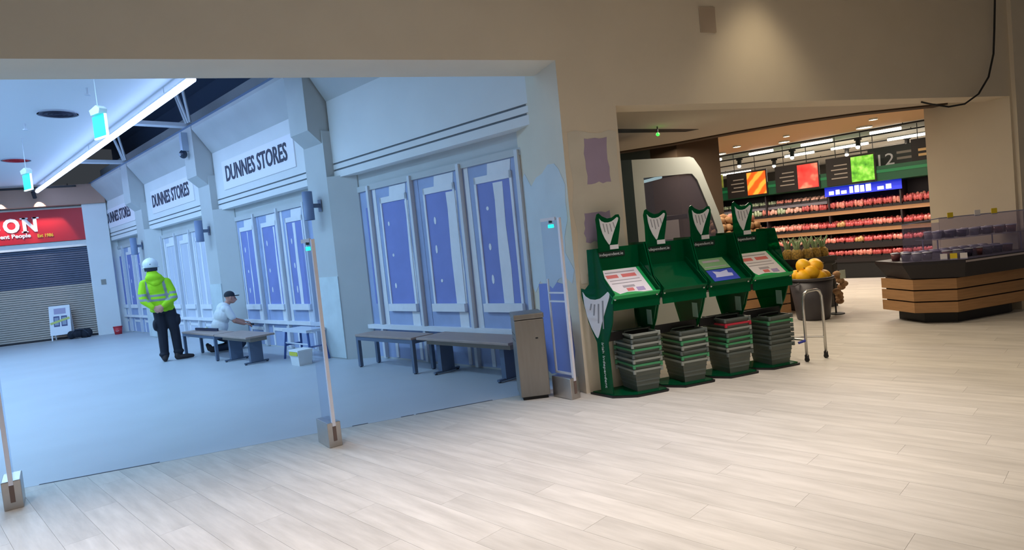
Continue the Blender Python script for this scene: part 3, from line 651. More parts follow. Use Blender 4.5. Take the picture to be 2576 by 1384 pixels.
# shopping baskets: one built, the rest copied
BASK = clear('smoked_basket_plastic', (205, 210, 200), 0.42, .3, (150, 158, 150)); RIMG = mat('basket_rim_grey', (150, 156, 148), .4); RIMN = mat('basket_rim_green', (70, 150, 102), .4); RIMR = mat('basket_rim_red', (190, 40, 62), .45); RIMD = mat('basket_rim_dark', (92, 102, 98), .4)
def basket_meshes():
    a, b, h = .135, .165, .20; a2, b2 = .108, .138
    def ring(x, y): return [(-x, -y), (x, -y), (x, y), (-x, y)]
    m = MB(); lo, hi = ring(a2, b2), ring(a, b)
    v = [(p[0], p[1], .0) for p in lo]+[(p[0], p[1], h) for p in hi]+[(p[0]*.97, p[1]*.97, .006) for p in lo]+[(p[0]*.975, p[1]*.975, h) for p in hi]
    f = [(3, 2, 1, 0), (8, 9, 10, 11)]
    for i in range(4): j = (i+1) % 4; f += [(i, j, 4+j, 4+i), (8+j, 8+i, 12+i, 12+j)]
    m.add(v, f)
    ribs = MB()
    for z in (.05, .09, .13):
        kx = a2+(a-a2)*z/h+.003; ky = b2+(b-b2)*z/h+.003
        ribs.box(-kx, kx, -ky, -ky+.004, z, z+.012).box(-kx, kx, ky-.004, ky, z, z+.012).box(-kx, -kx+.004, -ky, ky, z, z+.012).box(kx-.004, kx, -ky, ky, z, z+.012)
    rim = MB().box(-a-.012, a+.012, -b-.012, -b+.004, h-.012, h+.006).box(-a-.012, a+.012, b-.004, b+.012, h-.012, h+.006).box(-a-.012, -a+.004, -b, b, h-.012, h+.006).box(a-.004, a+.012, -b, b, h-.012, h+.006)
    for sx in (-1, 1):
        for sy in (-1, 1): rim.lathe([(.014, h-.03), (.014, h+.008)], 8, (sx*(a+.006), sy*(b+.006), 0))
    hnd = MB().tube([(-a, -.01, h-.01), (-a+.01, -.012, h+.016), (0, -.016, h+.02), (a-.01, -.012, h+.016), (a, -.01, h-.01)], .006, 6)
    return m, ribs, rim, hnd
bm_, rb_, rm_, hn_ = basket_meshes()
bmesh_body = bm_.mesh('basket_body', BASK); bmesh_rib = rb_.mesh('ribs', RIMD)
rims = {n: rm_.mesh('rim', M_) for n, M_ in (('g', RIMG), ('n', RIMN), ('r', RIMR), ('d', RIMD))}; hmesh = hn_.mesh('handle', RIMD)
NTH = ['bottom', 'second from the bottom', 'third from the bottom', 'fourth from the bottom', 'fifth from the bottom', 'sixth from the bottom', 'seventh from the bottom', 'topmost']
STK = [('gngdngdg', 'under the stand nearest the wall pier'), ('gndgngd', 'under the stand with the empty tray'), ('dgnndgrd', 'under the stand with the blue poster'), ('dddddnd', 'under the stand farthest from the pier')]
for k, (pat, where) in enumerate(STK):
    for j, ch in enumerate(pat):
        t = thing('shopping_basket', 'smoked shopping basket %s, %s' % (where, 'topmost' if j == len(pat)-1 else NTH[j]), 'basket',
                  (2.69+.512*k+.33, 5.20, .026+j*.047), R(random.uniform(-2, 2)), 'stacked shopping baskets')
        link('basket_body', bmesh_body, t); link('ribs', bmesh_rib, t); link('rim', rims[ch], t); link('handle', hmesh, t)

# chrome trolley frame
t = thing('basket_trolley', 'chrome tube trolley frame standing at the end of the basket row', 'trolley', (4.98, 5.03, 0), 0)
U = [(-.125, 0, .06), (-.125, 0, .55), (-.122, 0, .64), (-.10, 0, .69), (-.06, 0, .71), (.06, 0, .715), (.10, 0, .695), (.122, 0, .645), (.125, 0, .55), (.125, 0, .06)]
part('hoop', MB().tube(U, .014, 10), CHROME, t, True)
part('side_bar', MB().tube([(-.125, 0, .22), (-.16, .22, .22)], .010, 8).tube([(.125, 0, .22), (-.14, .22, .23)], .010, 8), CHROME, t)
part('grip', MB().tube([(-.20, .02, .20), (-.13, 0, .215)], .013, 8), mat('blue_grip', (50, 62, 170), .5), t)
for sx in (-.125, .125):
    c = part('castor', MB().tube([(sx-.012, 0, .022), (sx+.012, 0, .022)], .022, 12), BLACK, t)
    part('fork', MB().box(sx-.016, sx+.016, -.012, .012, .035, .07), DARK, c)

# ================================================================== OBJECTS: food hall
# glass-ended chiller
t = thing('chiller_cabinet', 'tall open chiller with a white-framed glass end panel behind the green stands', 'chiller', (4.15, 6.9, 0))
FRW = mat('pale_enamel', (206, 212, 208), .4)
endp = [(0, .12), (1.27, .12), (1.30, 1.40), (1.24, 1.62), (1.02, 2.20), (.92, 2.34), (.86, 2.36), (0, 2.36)]
inn = [(.16, .60), (1.12, .60), (1.20, 1.38), (1.13, 1.60), (.95, 2.06), (.88, 2.14), (.82, 2.145), (.16, 2.13)]
fr = MB(); n_ = len(endp)
v = [(p[0], 0, p[1]) for p in endp]+[(p[0], 0, p[1]) for p in inn]+[(p[0], .04, p[1]) for p in endp]+[(p[0], .04, p[1]) for p in inn]
# outer and inner loops share vertex order, so the ring is a strip of quads
f = []
for i in range(n_):
    j = (i+1) % n_
    f += [(i, j, n_+j, n_+i), (2*n_+j, 2*n_+i, 3*n_+i, 3*n_+j), (i, 2*n_+i, 2*n_+j, j), (n_+j, 3*n_+j, 3*n_+i, n_+i)]
ep = part('end_panel', fr.add(v, f), FRW, t)
part('pane', MB().prism(inn, .014, .026, 'y'), GLASS, ep)
part('back_panel', MB().box(-.20, .0, -.02, 2.4, 0, 2.36), TEAL, t)
part('canopy', MB().box(0, .84, .05, 2.4, 2.16, 2.34), DARK, t)
part('plinth', MB().box(0, 1.25, .05, 2.4, 0, .42), FRW, t)
part('interior', MB().box(0.0, .03, .05, 2.4, .42, 2.16), mat('chiller_inside', (70, 66, 78), .5), t)
for zz in (.62, .95, 1.28, 1.60):
    sh = part('shelf', MB().box(.04, .95-.15*(zz > 1), .06, 2.36, zz, zz+.03), DARK, t)
    part('price_rail', MB().box(.95-.15*(zz > 1), .965-.15*(zz > 1), .06, 2.36, zz-.02, zz+.04), mat('rail_pale', (190, 186, 178), .5), sh)
part('lamp_strip', MB().tube([(.45, .06, 2.13), (.62, 1.6, 2.13)], .02, 8), glow('chiller_lamp', (205, 240, 225), 2.5), t)
t2 = thing('notice_card', 'white notice card with a red strip behind the chiller glass', 'card', (5.75, 8.7, 1.05), R(-20))
part('card', MB().box(-.22, .22, -.01, 0, 0, .62), mat('card_cream', (206, 196, 180), .6), t2)
part('strip', MB().box(-.22, .22, -.014, -.01, 0, .13), mat('card_red', (170, 52, 60), .6), t2)
part('post', MB().tube([(0, .01, -1.05), (0, .01, .2)], .015, 8), DARK, t2); part('foot', MB().lathe([(.15, -1.05), (.15, -1.03)], 16, (0, .01, 0)), DARK, t2)
t = thing('emergency_light', 'tiny green indicator lamp hanging under the low ceiling slot', 'light', (4.73, 7.14, 2.70))
part('lamp', MB().ball((0, 0, 0), .022, n=10, m=8), glow('green_indicator', (30, 230, 40), 6), t, True); part('stem', MB().tube([(0, 0, .015), (0, 0, .1)], .008, 6), DARK, t)

# meat and produce wall case, running along the aisle
EC = 14.8
t = thing('produce_case', 'long dark refrigerated wall case with green header and shelves of packs', 'cabinet', MW(EC, 0, 0), MALL)
SA, SB = 2.2, 8.4
CASED = mat('case_dark', (34, 26, 28), .5); RAIL = mat('tan_price_rail', (150, 110, 72), .6)
part('plinth', MB().box(0, .9, SA, SB, 0, .42), BLACK, t)
part('back', MB().box(.78, .9, SA, SB, .42, 2.0), CASED, t)
hd = part('header', MB().box(-.12, .9, SA, SB, 2.0, 2.30), GREEND, t)
part('header_strip', MB().box(-.13, -.12, SA, SB, 2.16, 2.22), mat('green_light_strip', (20, 130, 80), .5), hd)
for zz in (2.2, 5.0, 5.05): pass
SHZ = [(.46, -.02), (.74, .10), (1.08, .18), (1.49, .26)]; SHX = 1.74
for i, (z, e0) in enumerate(SHZ):
    sh = part('shelf', MB().box(e0, .78, SA, SB, z-.03, z), CASED, t)
    part('price_rail', MB().box(e0-.02, e0, SA, SB, z-.11, z-.03), RAIL if i in (2, 3) else CASED, sh)
for s0 in (5.0, 6.4, 3.6): part('divider', MB().box(.25, .78, s0-.015, s0+.015, .46, 1.98), CASED, t)
area('case_lamp', MW(EC-.10, 4.9, 1.985), 26, (1.0, .84, .78), .10, 5.2, MALL)
area('case_lamp', MW(EC+.02, 4.9, 1.03), 8, (1.0, .84, .78), .05, 5.2, MALL)
area('case_lamp', MW(EC+.10, 4.9, 1.44), 8, (1.0, .84, .78), .05, 5.2, MALL)
# packs on the shelves
def pack_mesh(seed, col1, col2, wd=.17, dp=.20, ht=.10):
    rr = random.Random(seed); m = MB()
    m.box(-dp/2, dp/2, -wd/2, wd/2, 0, .03)
    tr_ = m.mesh('tray', BLACK)
    g = MB()
    for i in range(3):
        for j in range(3):
            g.ball(((i-1)*dp*.30+rr.uniform(-.01, .01), (j-1)*wd*.30+rr.uniform(-.01, .01), .035+rr.uniform(0, .035)), dp*.2, wd*rr.uniform(.18, .26), ht*rr.uniform(.35, .6), 7, 5)
    return tr_, g.mesh('meat', mat('pack_%d' % seed, col1, .3, rgb2=col2, scale=25), True)
KINDS = [pack_mesh(1, (216, 120, 112), (160, 52, 56)), pack_mesh(2, (200, 92, 88), (140, 36, 44)), pack_mesh(3, (226, 160, 140), (186, 92, 82)), pack_mesh(4, (236, 196, 176), (206, 146, 126)), pack_mesh(5, (198, 160, 104), (150, 104, 60)), pack_mesh(6, (196, 206, 176), (110, 130, 84))]
SHN = ['bottom shelf', 'second shelf', 'third shelf', 'top shelf']
for i, (z, e0) in enumerate(SHZ):
    s0 = 2.75; rowh = (.0, .0, .0, .0)[i]
    while s0 < 7.6:
        for row in range(2):
            kk = random.choice((0, 0, 1, 1, 2, 4 if random.random() < .25 else 2))
            if s0 > 5.6: kk = random.choice((3, 3, 2, 5) if i == 3 else (3, 2, 2))
            if s0 > 6.5 and i == 3: kk = 5
            tr_, gm = KINDS[kk]
            sd = 'beyond the divider' if s0 > 5 else 'near the display island'
            nm = ['minced meat', 'red steak', 'pink meat', 'pale chicken', 'brown sausage', 'green vegetable'][kk]
            q = thing('food_pack', 'pack of %s on the %s of the produce case' % (nm, SHN[i]), 'food pack', MW(EC+e0+.13+row*.22, s0, z+row*.035+.001), MALL+R(random.uniform(-6, 6)), '%s packs on the %s' % (nm, SHN[i]))
            link('tray', tr_, q); cgo = link('contents', gm, q)
            cgo.scale = (1.05, 1.08, 1.6 if i == 3 else 1.25)
        s0 += .185
    
# short upper shelf at the far end, with pale packs
sh = part('shelf', MB().box(.34, .78, 5.05, SB, SHX-.03, SHX), CASED, t); part('price_rail', MB().box(.32, .34, 5.05, SB, SHX-.09, SHX-.03), mat('rail_grey', (110, 106, 112), .5), sh)
s0 = 5.15
while s0 < 7.7:
    kk = 5 if s0 > 6.2 else (3 if s0 < 5.8 else 2)
    nm = ['minced meat', 'red steak', 'pink meat', 'pale chicken', 'brown sausage', 'green vegetable'][kk]
    for row in range(2):
        q = thing('food_pack', 'pack of %s on the short uppermost shelf of the produce case' % nm, 'food pack', MW(EC+.46+row*.2, s0, SHX+.001), MALL, '%s packs on the uppermost shelf' % nm)
        link('tray', KINDS[kk][0], q); link('contents', KINDS[kk][1], q)
    s0 += .195
# back row sits on a raised step
for i, (z, e0) in enumerate(SHZ): part('riser', MB().box(e0+.245, .76, SA, SB, z, z+.034), CASED, t)
# blue promotional strip
q = thing('promo_banner', 'bright blue promotional strip with white lettering on the case', 'banner', MW(EC+.20, 4.3, 1.80), MALL)
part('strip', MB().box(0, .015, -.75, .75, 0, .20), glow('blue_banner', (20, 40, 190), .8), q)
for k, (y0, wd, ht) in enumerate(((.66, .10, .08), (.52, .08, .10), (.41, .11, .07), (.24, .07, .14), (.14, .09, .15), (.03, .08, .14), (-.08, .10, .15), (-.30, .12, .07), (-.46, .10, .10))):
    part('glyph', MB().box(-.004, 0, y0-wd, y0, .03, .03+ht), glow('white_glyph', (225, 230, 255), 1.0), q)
# picture boards above the case
def pic_mat(name, c1, c2, c3, sc, kind='noise'):
    m = bpy.data.materials.new(name); m.use_nodes = True; nt = m.node_tree; b = nt.nodes['Principled BSDF']; N = nt.nodes.new
    tc = N('ShaderNodeTexCoord'); x = N('ShaderNodeTexVoronoi' if kind == 'vor' else ('ShaderNodeTexWave' if kind == 'wave' else 'ShaderNodeTexNoise'))
    nt.links.new(tc.outputs['Object'], x.inputs['Vector']); x.inputs['Scale'].default_value = sc
    if kind == 'wave': x.inputs['Distortion'].default_value = 3; x.bands_direction = 'DIAGONAL'
    cr = N('ShaderNodeValToRGB'); cr.color_ramp.elements[0].color = lin(c1); cr.color_ramp.elements[1].color = lin(c2)
    e = cr.color_ramp.elements.new(.5); e.color = lin(c3); cr.color_ramp.elements[0].position = .25; cr.color_ramp.elements[2].position = .75
    nt.links.new(x.outputs['Distance' if kind == 'vor' else 0], cr.inputs[0]); nt.links.new(cr.outputs[0], b.inputs['Base Color'])
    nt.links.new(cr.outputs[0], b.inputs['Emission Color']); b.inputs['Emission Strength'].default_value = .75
    return m
PM = [pic_mat('carrot_print', (250, 90, 20), (255, 170, 60), (255, 120, 35), 2.2, 'wave'), pic_mat('tomato_print', (215, 30, 30), (240, 190, 150), (240, 70, 60), 3.2, 'noise'), pic_mat('lettuce_print', (40, 120, 20), (190, 235, 120), (110, 190, 50), 7, 'noise')]
BTX = mat('board_text', (170, 160, 150), .6); BRD = mat('board_black', (30, 24, 24), .6)
for k, (s0, s1, lab) in enumerate(((6.19, 6.63, 'orange carrot'), (5.04, 5.47, 'red tomato'), (3.94, 4.37, 'green lettuce'))):
    q = thing('picture_board', 'black hanging board with a square %s picture above the case' % lab, 'sign', MW(EC-.15, s1, 2.03), MALL, 'picture boards above the produce case')
    part('board', MB().box(0, .03, s0-s1-.03, .50, -.02, .57), BRD, q)
    part('picture', MB().box(-.012, 0, s0-s1, 0, .01, .53), PM[k], q)
    for j in range(4):
        part('text_line', MB().box(-.004, 0, .08, .40-.06*(j % 2), .12+j*.09, .143+j*.09), BTX, q)
    for yy in (-.2, .3): part('hanger', MB().tube([(.015, yy, .57), (.015, yy, 1.02)], .008, 6), BLACK, q)
q = thing('aisle_sign', 'dark hanging aisle sign numbered 12 above the case', 'sign', MW(EC+.6, 3.75, 2.32), MALL)
part('board', MB().box(0, .03, -.9, .5, -.10, .40), mat('aisle_board', (44, 52, 50), .5), q)
text('number', '12', .30, .24, SIGNW, q, frame_mtx((-.004, .30, .02), (0, -1, 0), (0, 0, 1)), .003)
for zz in (.10, .22): part('text_line', MB().box(-.004, 0, -.55, -.05, zz, zz+.05), BTX, q)
for yy in (-.7, .4): part('hanger', MB().tube([(.015, yy, .40), (.015, yy, .74)], .008, 6), BLACK, q)
q = thing('aisle_board', 'black board with two gold text lines at the right end above the case', 'sign', MW(EC+.1, 3.1, 2.30), MALL)
part('board', MB().box(0, .03, -.6, .22, -.08, .45), BRD, q)
for zz in (.10, .20): part('text_line', MB().box(-.004, 0, -.25, .10, zz, zz+.05), mat('gold_text', (220, 180, 120), .5), q)
for yy in (-.4, .1): part('hanger', MB().tube([(.015, yy, .45), (.015, yy, .76)], .008, 6), BLACK, q)
q = thing('banner', 'narrow yellow-green banner hanging left of the carrot board', 'banner', MW(EC-.1, 7.32, 2.0), MALL)
part('cloth', MB().box(0, .012, -.07, .07, 0, .62), mat('lime_cloth', (186, 196, 80), .7, rgb2=(120, 140, 50), scale=9), q); part('rod', MB().tube([(.006, 0, .62), (.006, 0, 1.05)], .006, 6), BLACK, q)
# ceiling tracks with tubes and spot heads (mall frame, ceiling at 3.06)
LTUBE = glow('hall_tube', (255, 250, 240), 7.0); LSPOT = glow('hall_spot', (255, 248, 236), 22.0); LDOWN = glow('hall_downlight', (255, 240, 214), 14.0)
ORD = ['nearest', 'second', 'third', 'fourth', 'farthest']
def track(e0, s0, s1, row, lab):
    q = thing('lighting_track', lab, 'track', MW(e0, s0, 2.985), MALL, 'lighting tracks in the food hall')
    part('rail', MB().box(-.02, .02, 0, s1-s0, .02, .05), BLACK, q)
    for k in range(3): part('hanger', MB().tube([(0, (s1-s0)*(k+.5)/3, .05), (0, (s1-s0)*(k+.5)/3, .075)], .008, 6), BLACK, q)
    return q
track(14.3, 2.2, 8.8, 0, 'front black lighting track over the produce case'); track(15.5, 2.2, 9.6, 1, 'second black lighting track behind the produce case'); track(17.2, 2.2, 10.5, 2, 'third black lighting track behind the produce case'); track(19.2, 2.2, 10.8, 3, 'rearmost black lighting track of the food hall')
def ltube(e0, s0, s1, lab):
    q = thing('tube_light', lab, 'light', MW(e0, s0, 2.93), MALL, 'tube lights in the food hall')
    part('tube', MB().tube([(0, 0, .02), (0, s1-s0, .02)], .028, 8), LTUBE, q)
    part('batten', MB().box(-.025, .025, 0, s1-s0, .048, .072), mat('batten_grey', (150, 150, 150), .5), q)
for k, (a, b) in enumerate(((3.33, 3.88), (4.59, 5.22), (5.83, 6.37), (7.05, 7.6))): ltube(14.3, a, b, 'white tube light on the front track, %s from the right' % ORD[k].replace('nearest', 'first'))
for k, (a, b) in enumerate(((3.2, 4.1), (4.5, 5.3), (5.7, 6.4))): ltube(16.4, a, b, 'white tube light between second and third tracks, %s from the right' % ORD[k].replace('nearest', 'first'))
for k, (a, b) in enumerate(((3.9, 5.0), (8.6, 10.4))): ltube(19.3, a, b, 'white tube light on the rearmost track, %s end' % ('right', 'left')[k])
def spothead(e0, s0, lab, grp, zt=2.985):
    q = thing('spotlight', lab, 'light', MW(e0, s0, zt), MALL, grp)
    part('adapter', MB().box(-.03, .03, -.07, .07, -.02, .018), BLACK, q)
    part('can', MB().tube([(0, 0, -.03), (-.03, 0, -.15)], .05, 12), BLACK, q)
    part('bulb', MB().ball((-.036, 0, -.165), .042, n=10, m=6), LSPOT, q, True)
for k, s0 in enumerate((3.08, 4.45, 5.87, 7.17)): spothead(15.5, s0, 'black spotlight on the second track, %s from the right' % ORD[k].replace('nearest', 'first'), 'spotlights on the second track')
for k, s0 in enumerate((3.9, 5.2, 7.0)): spothead(17.2, s0, 'black spotlight on the third track, %s from the right' % ORD[k].replace('nearest', 'first'), 'spotlights on the third track')
for k, (e0, s0, rr) in enumerate(((12.6, 3.35, .05), (13.6, 3.78, .12), (13.6, 5.30, .09), (12.9, 6.0, .06), (13.7, 6.75, .09), (13.4, 7.5, .05), (12.7, 4.9, .04))):
    q = thing('downlight', 'recessed round downlight in the tan ceiling band, %s from the right' % ['first', 'second', 'fourth', 'fifth', 'sixth', 'seventh', 'third'][k], 'light', MW(e0, s0, 3.0), MALL, 'downlights in the tan band')
    part('ring', MB().lathe([(rr+.02, 0), (rr+.02, .03), (rr, .03), (rr, 0)], 16, cap=False), FRW, q); part('lens', MB().lathe([(rr, .004), (rr, .02)], 16), LDOWN, q)

# potato display with wooden base
t = thing('produce_stand', 'tiered produce stand with a slatted wooden base behind the green stands', 'stand', (6.60, 7.95, 0))
part('base_core', MB().box(-.42, .42, -.37, .50, 0, .46), BLACK, t)
slat = MB().box(-.46, .46, -.40, -.38, 0, .125).mesh('slat', WOOD); sl2 = MB().box(-.01, .01, -.40, .5, 0, .125).mesh('slat', WOOD)
for k in range(3): link('slat', slat, t, (0, 0, .04+k*.145)); link('slat', sl2, t, (.45, 0, .04+k*.145)); link('slat', sl2, t, (-.45, 0, .04+k*.145))
part('upper_body', MB().box(-.44, .40, -.10, .50, .46, 1.18), BROWN, t)
part('tier', MB().box(-.44, .44, -.40, -.10, .46, .62), BLACK, t)
part('tier', MB().prism([(-.12, 1.18), (.50, 1.18), (.50, 1.40), (.40, 1.40)], -.50, .50, 'x'), BROWN, t)
for sx in (-.5, .49): part('tray_side', MB().box(sx, sx+.015, -.14, .50, 1.16, 1.30), BROWN, t)
rr = random.Random(11)
def lump(seed, a, b, c, mm):
    m = MB(); m.ball((0, 0, 0), a, b, c, 12, 8); q = random.Random(seed)
    m.v = [tuple(x*(1+q.uniform(-.07, .07)) for x in p) for p in m.v]; return m.mesh('potato', mm, True)
PT = mat('potato_skin', (178, 138, 96), .8, rgb2=(140, 98, 62), scale=14, bump=.2); PT2 = mat('pink_potato_skin', (196, 128, 112), .8, var=.2, scale=14)
PMS = [lump(1, .075, .062, .055, PT), lump(2, .085, .06, .055, PT), lump(3, .07, .06, .055, PT2)]
n_p = 0
for lay in range(3):
    for i in range(7-lay):
        for j in range(4-lay):
            x0 = -.40+.06*lay+i*.133+rr.uniform(-.015, .015); y0 = -.02+.05*lay+j*.14+rr.uniform(-.01, .01)
            z0 = 1.245+lay*.09+max(0, (y0+.12))*.36
            me_ = PMS[2] if (lay == 2 and i > 1) else PMS[rr.randrange(2)]
            q = link('potato', me_, None, (6.60+x0, 7.95+y0, z0), (rr.random()*.5, rr.random()*.5, rr.random()*6))
            tag(q, 'pink potato on top of the mound on the tiered stand' if me_ == PMS[2] else 'brown potato in the heap on the tiered produce stand', 'potato', 'pink potatoes' if me_ == PMS[2] else 'brown potatoes'); n_p += 1
NETY = mat('yellow_net', (226, 170, 60), .7, rgb2=(200, 130, 60), scale=30); NETO = mat('orange_net', (214, 130, 84), .7, rgb2=(176, 96, 60), scale=30)
for k, (x0, y0, z0, mm, lab) in enumerate(((.08, -.28, .62, NETO, 'orange net of fruit on the lower tier, left of the upper yellow one'), (.26, -.28, .62, NETY, 'yellow net of fruit on the lower tier at the stand corner'), (-.15, -.28, .62, NETO, 'orange net of fruit on the lower tier at its left end'),
                                     (.10, -.24, .80, NETY, 'yellow net of fruit stacked on the orange net'), (.28, -.24, .80, NETO, 'orange net of fruit stacked on the yellow net at the corner'))):
    q = thing('fruit_net', lab, 'fruit net', (6.60+x0, 7.95+y0, z0), 0, 'fruit nets on the tiered stand')
    m = MB(); r3 = random.Random(k)
    for i in range(2):
        for j in range(2): m.ball(((i-.5)*.075, 0, .045+j*.075), .046, .05, .046, 10, 7)
    part('fruit', m, mm, q, True); part('tag', MB().box(-.05, .05, -.056, -.052, .05, .10), mat('net_tag', (220, 206, 150), .6), q)
# black crate with pineapples, bucket of melons
t = thing('produce_crate', 'tall black produce crate between the potato stand and the bucket', 'crate', (7.74, 8.05, 0))
part('body', MB().box(-.38, .32, -.42, .3, 0, .72), BLACK, t)
for k in range(4): part('slat', MB().box(-.40, .34, -.435, -.42, .06+k*.17, .18+k*.17), mat('crate_dark', (40, 38, 36), .6), t)
part('rim', MB().box(-.40, .34, -.44, -.40, .72, .80).box(-.40, .34, .28, .32, .72, .80).box(-.40, -.37, -.40, .28, .72, .80).box(.31, .34, -.40, .28, .72, .80), BLACK, t)
PIN = mat('pineapple_skin', (176, 140, 60), .8, rgb2=(110, 90, 40), scale=40, bump=.6); LEAF = mat('pineapple_leaf', (104, 134, 92), .6, rgb2=(150, 168, 130), scale=10)
pm = MB().lathe([(.03, 0), (.075, .03), (.088, .10), (.078, .18), (.04, .22)], 14); pmesh = pm.mesh('fruit', PIN, True)
lm = MB()
for k in range(14):
    a = k*2.4; r0 = .02; ln = .20-.006*k; sp = .10-.005*k
    p0 = Vector((r0*math.cos(a), r0*math.sin(a), .21)); p1 = p0+Vector((math.cos(a)*sp*.4, math.sin(a)*sp*.4, ln*.6)); p2 = p0+Vector((math.cos(a)*sp, math.sin(a)*sp, ln))
    lm.tube([p0, p1, p2], .016, 5, .003)
lmesh = lm.mesh('crown', LEAF)
PLAB = ['leftmost pineapple standing behind the bucket of melons', 'second pineapple from the left behind the melons', 'third pineapple from the left behind the melons', 'rightmost pineapple of the front row behind the melons', 'left pineapple in the back row of the crate', 'middle pineapple in the back row of the crate', 'right pineapple in the back row of the crate']
for k, (x0, y0) in enumerate(((-.28, -.28), (-.10, -.30), (.08, -.28), (.24, -.27), (-.2, 0), (0, .02), (.2, 0))):
    q = thing('pineapple', PLAB[k], 'pineapple', (7.74+x0, 8.05+y0, .725), k*1.3, 'pineapples in the crate'); link('fruit', pmesh, q); link('crown', lmesh, q)
BX, BY = 6.93, 7.0
t = thing('melon_bucket', 'large dark grey bucket filled with yellow melons', 'bucket', (BX, BY, 0))
BKT = mat('bucket_grey', (66, 62, 66), .45)
part('body', MB().lathe([(.20, 0), (.215, .02), (.285, .56), (.272, .56), (.205, .03), (.19, .02)], 32), BKT, t, True)
part('rim', MB().lathe([(.285, .555), (.300, .565), (.300, .595), (.272, .595), (.272, .555)], 32, cap=False), BKT, t, True)
part('filling', MB().lathe([(.255, .40), (.262, .43)], 24), BLACK, t)
for sx in (-1, 1): part('handle', MB().tube([(sx*.29, -.08, .54), (sx*.33, -.05, .51), (sx*.33, .05, .51), (sx*.29, .08, .54)], .012, 6), BKT, t)
MEL = mat('melon_skin', (252, 196, 30), .5, rgb2=(240, 176, 20), scale=6, bump=.05)
mm_ = MB().ball((0, 0, 0), .10, .10, .115, 18, 12); mm2 = MB().lathe([(.008, .11), (.006, .135)], 6)
mel = mm_.mesh('melon', MEL, True); stem = mm2.mesh('stem', mat('stem_brown', (110, 90, 50), .8))
MLAB = ['yellow melon at the left front of the bucket', 'yellow melon at the middle front of the bucket', 'yellow melon at the right front of the bucket', 'yellow melon at the right edge of the bucket', 'yellow melon at the back left of the bucket', 'yellow melon at the back right of the bucket', 'topmost yellow melon of the heap, on the left', 'upper yellow melon of the heap, on the right', 'yellow melon between the left front and middle front ones', 'upper middle yellow melon at the front of the heap']
for k, (x0, y0, z0) in enumerate(((-.17, -.05, .60), (.02, -.14, .58), (.17, -.05, .58), (.19, .10, .60), (-.10, .14, .60), (.06, .15, .62), (-.09, .02, .75), (.12, .04, .745), (-.07, -.10, .66), (.03, -.06, .735))):
    q = thing('melon', MLAB[k], 'melon', (BX+x0, BY+y0, z0), k*1.1, 'yellow melons in the bucket'); q.rotation_euler = (random.uniform(-1.2, 1.2), random.uniform(-1.2, 1.2), k)
    link('fruit', mel, q); link('stem', stem, q)
t = thing('root_net', 'net of pale roots hanging at the right of the melon bucket', 'net', (7.42, 6.98, .14))
m = MB(); r3 = random.Random(5)
for k in range(9): m.ball((r3.uniform(-.06, .06), r3.uniform(-.05, .05), .05+k*.05), .06, .055, .045, 8, 6)
part('roots', m, mat('root_tan', (186, 150, 108), .8, rgb2=(140, 100, 70), scale=20), t, True)
part('label_card', MB().box(-.05, .05, -.075, -.07, .38, .50), mat('label_pale_green', (206, 216, 196), .6), t)
part('hook_stand', MB().tube([(0, .09, -.14), (0, .09, .58), (0, .02, .60)], .012, 8), BLACK, t); part('stand_foot', MB().lathe([(.10, -.14), (.10, -.125)], 14, (0, .07, 0)), BLACK, t)

# display island at the right
t = thing('display_island', 'angular display island with wooden slat base and clear plastic guards', 'display', (8.0, 5.55, 0))
def inset(poly, k): 
    cx = sum(p[0] for p in poly)/len(poly); cy = sum(p[1] for p in poly)/len(poly); return [(cx+(x-cx)*k, cy+(y-cy)*k) for x, y in poly]
foot = [(-.62, .62), (-.74, .12), (-.48, -.17), (.55, -.20), (.68, -.16), (.68, .62)]
tray = [(-.72, .70), (-.93, .14), (-.55, -.36), (.84, -.42), (.90, -.20), (.72, .05), (.72, .70)]
part('plinth', MB().prism(inset(foot, .86), 0, .13), BLACK, t)
fp = [(-.68, .66), (-.80, .12), (-.52, -.22), (.62, -.26), (.72, -.20), (.72, .66)]
for row in range(3):
    z0 = .14+row*.142
    for i in range(len(fp)-1):
        a, b = Vector(fp[i]), Vector(fp[i+1]); d = (b-a).normalized(); nn = Vector((d.y, -d.x))
        a2, b2 = a, b
        part('slat', MB().prism([tuple(a2), tuple(b2), tuple(b2-nn*.02*-1), tuple(a2-nn*.02*-1)] if False else [tuple(a2), tuple(b2), tuple(b2+(Vector((0, .2))-b2)*.03), tuple(a2+(Vector((0, .2))-a2)*.03)], z0, z0+.125), WOOD, t)
part('core', MB().prism(inset(fp, .94), .13, .56), mat('core_dark', (60, 44, 34), .8), t)
part('hopper', MB().loft([(p[0]*.86, p[1]*.86+.02) for p in tray], .56, tray, .74), mat('hopper_black', (30, 26, 34), .45), t)
part('rim', MB().prism(tray, .74, .775), mat('hopper_black', (30, 26, 34), .45), t)
part('edge_strip', MB().prism([(-.55, -.365), (.84, -.425), (.84, -.43), (-.55, -.37)], .742, .765), mat('edge_pale', (170, 160, 160), .4), t)
def guard(a, b, z0, z1, nm='guard'):
    a, b = Vector(a), Vector(b); d = (b-a).normalized(); nn = Vector((-d.y, d.x))*.006
    g = part(nm, MB().prism([tuple(a), tuple(b), tuple(b+nn), tuple(a+nn)], z0, z1), clear('guard_acrylic', (232, 230, 242), .16, .08, (176, 172, 200)), t); return g
GE = mat('guard_edge', (150, 150, 176), .3)
for a, b, z0, z1 in ((tray[2], tray[3], .775, .80), (tray[1], tray[2], .775, .87), (tray[3], tray[4], .775, 1.27)): guard(a, b, z0, z1)
gb = guard((-.42, .02), (.84, -.40), .775, 1.27)
part('guard_rim', MB().tube([(-.42, .02, 1.27), (.84, -.40, 1.27), (.84, -.40, .775)], .008, 6), GE, t)
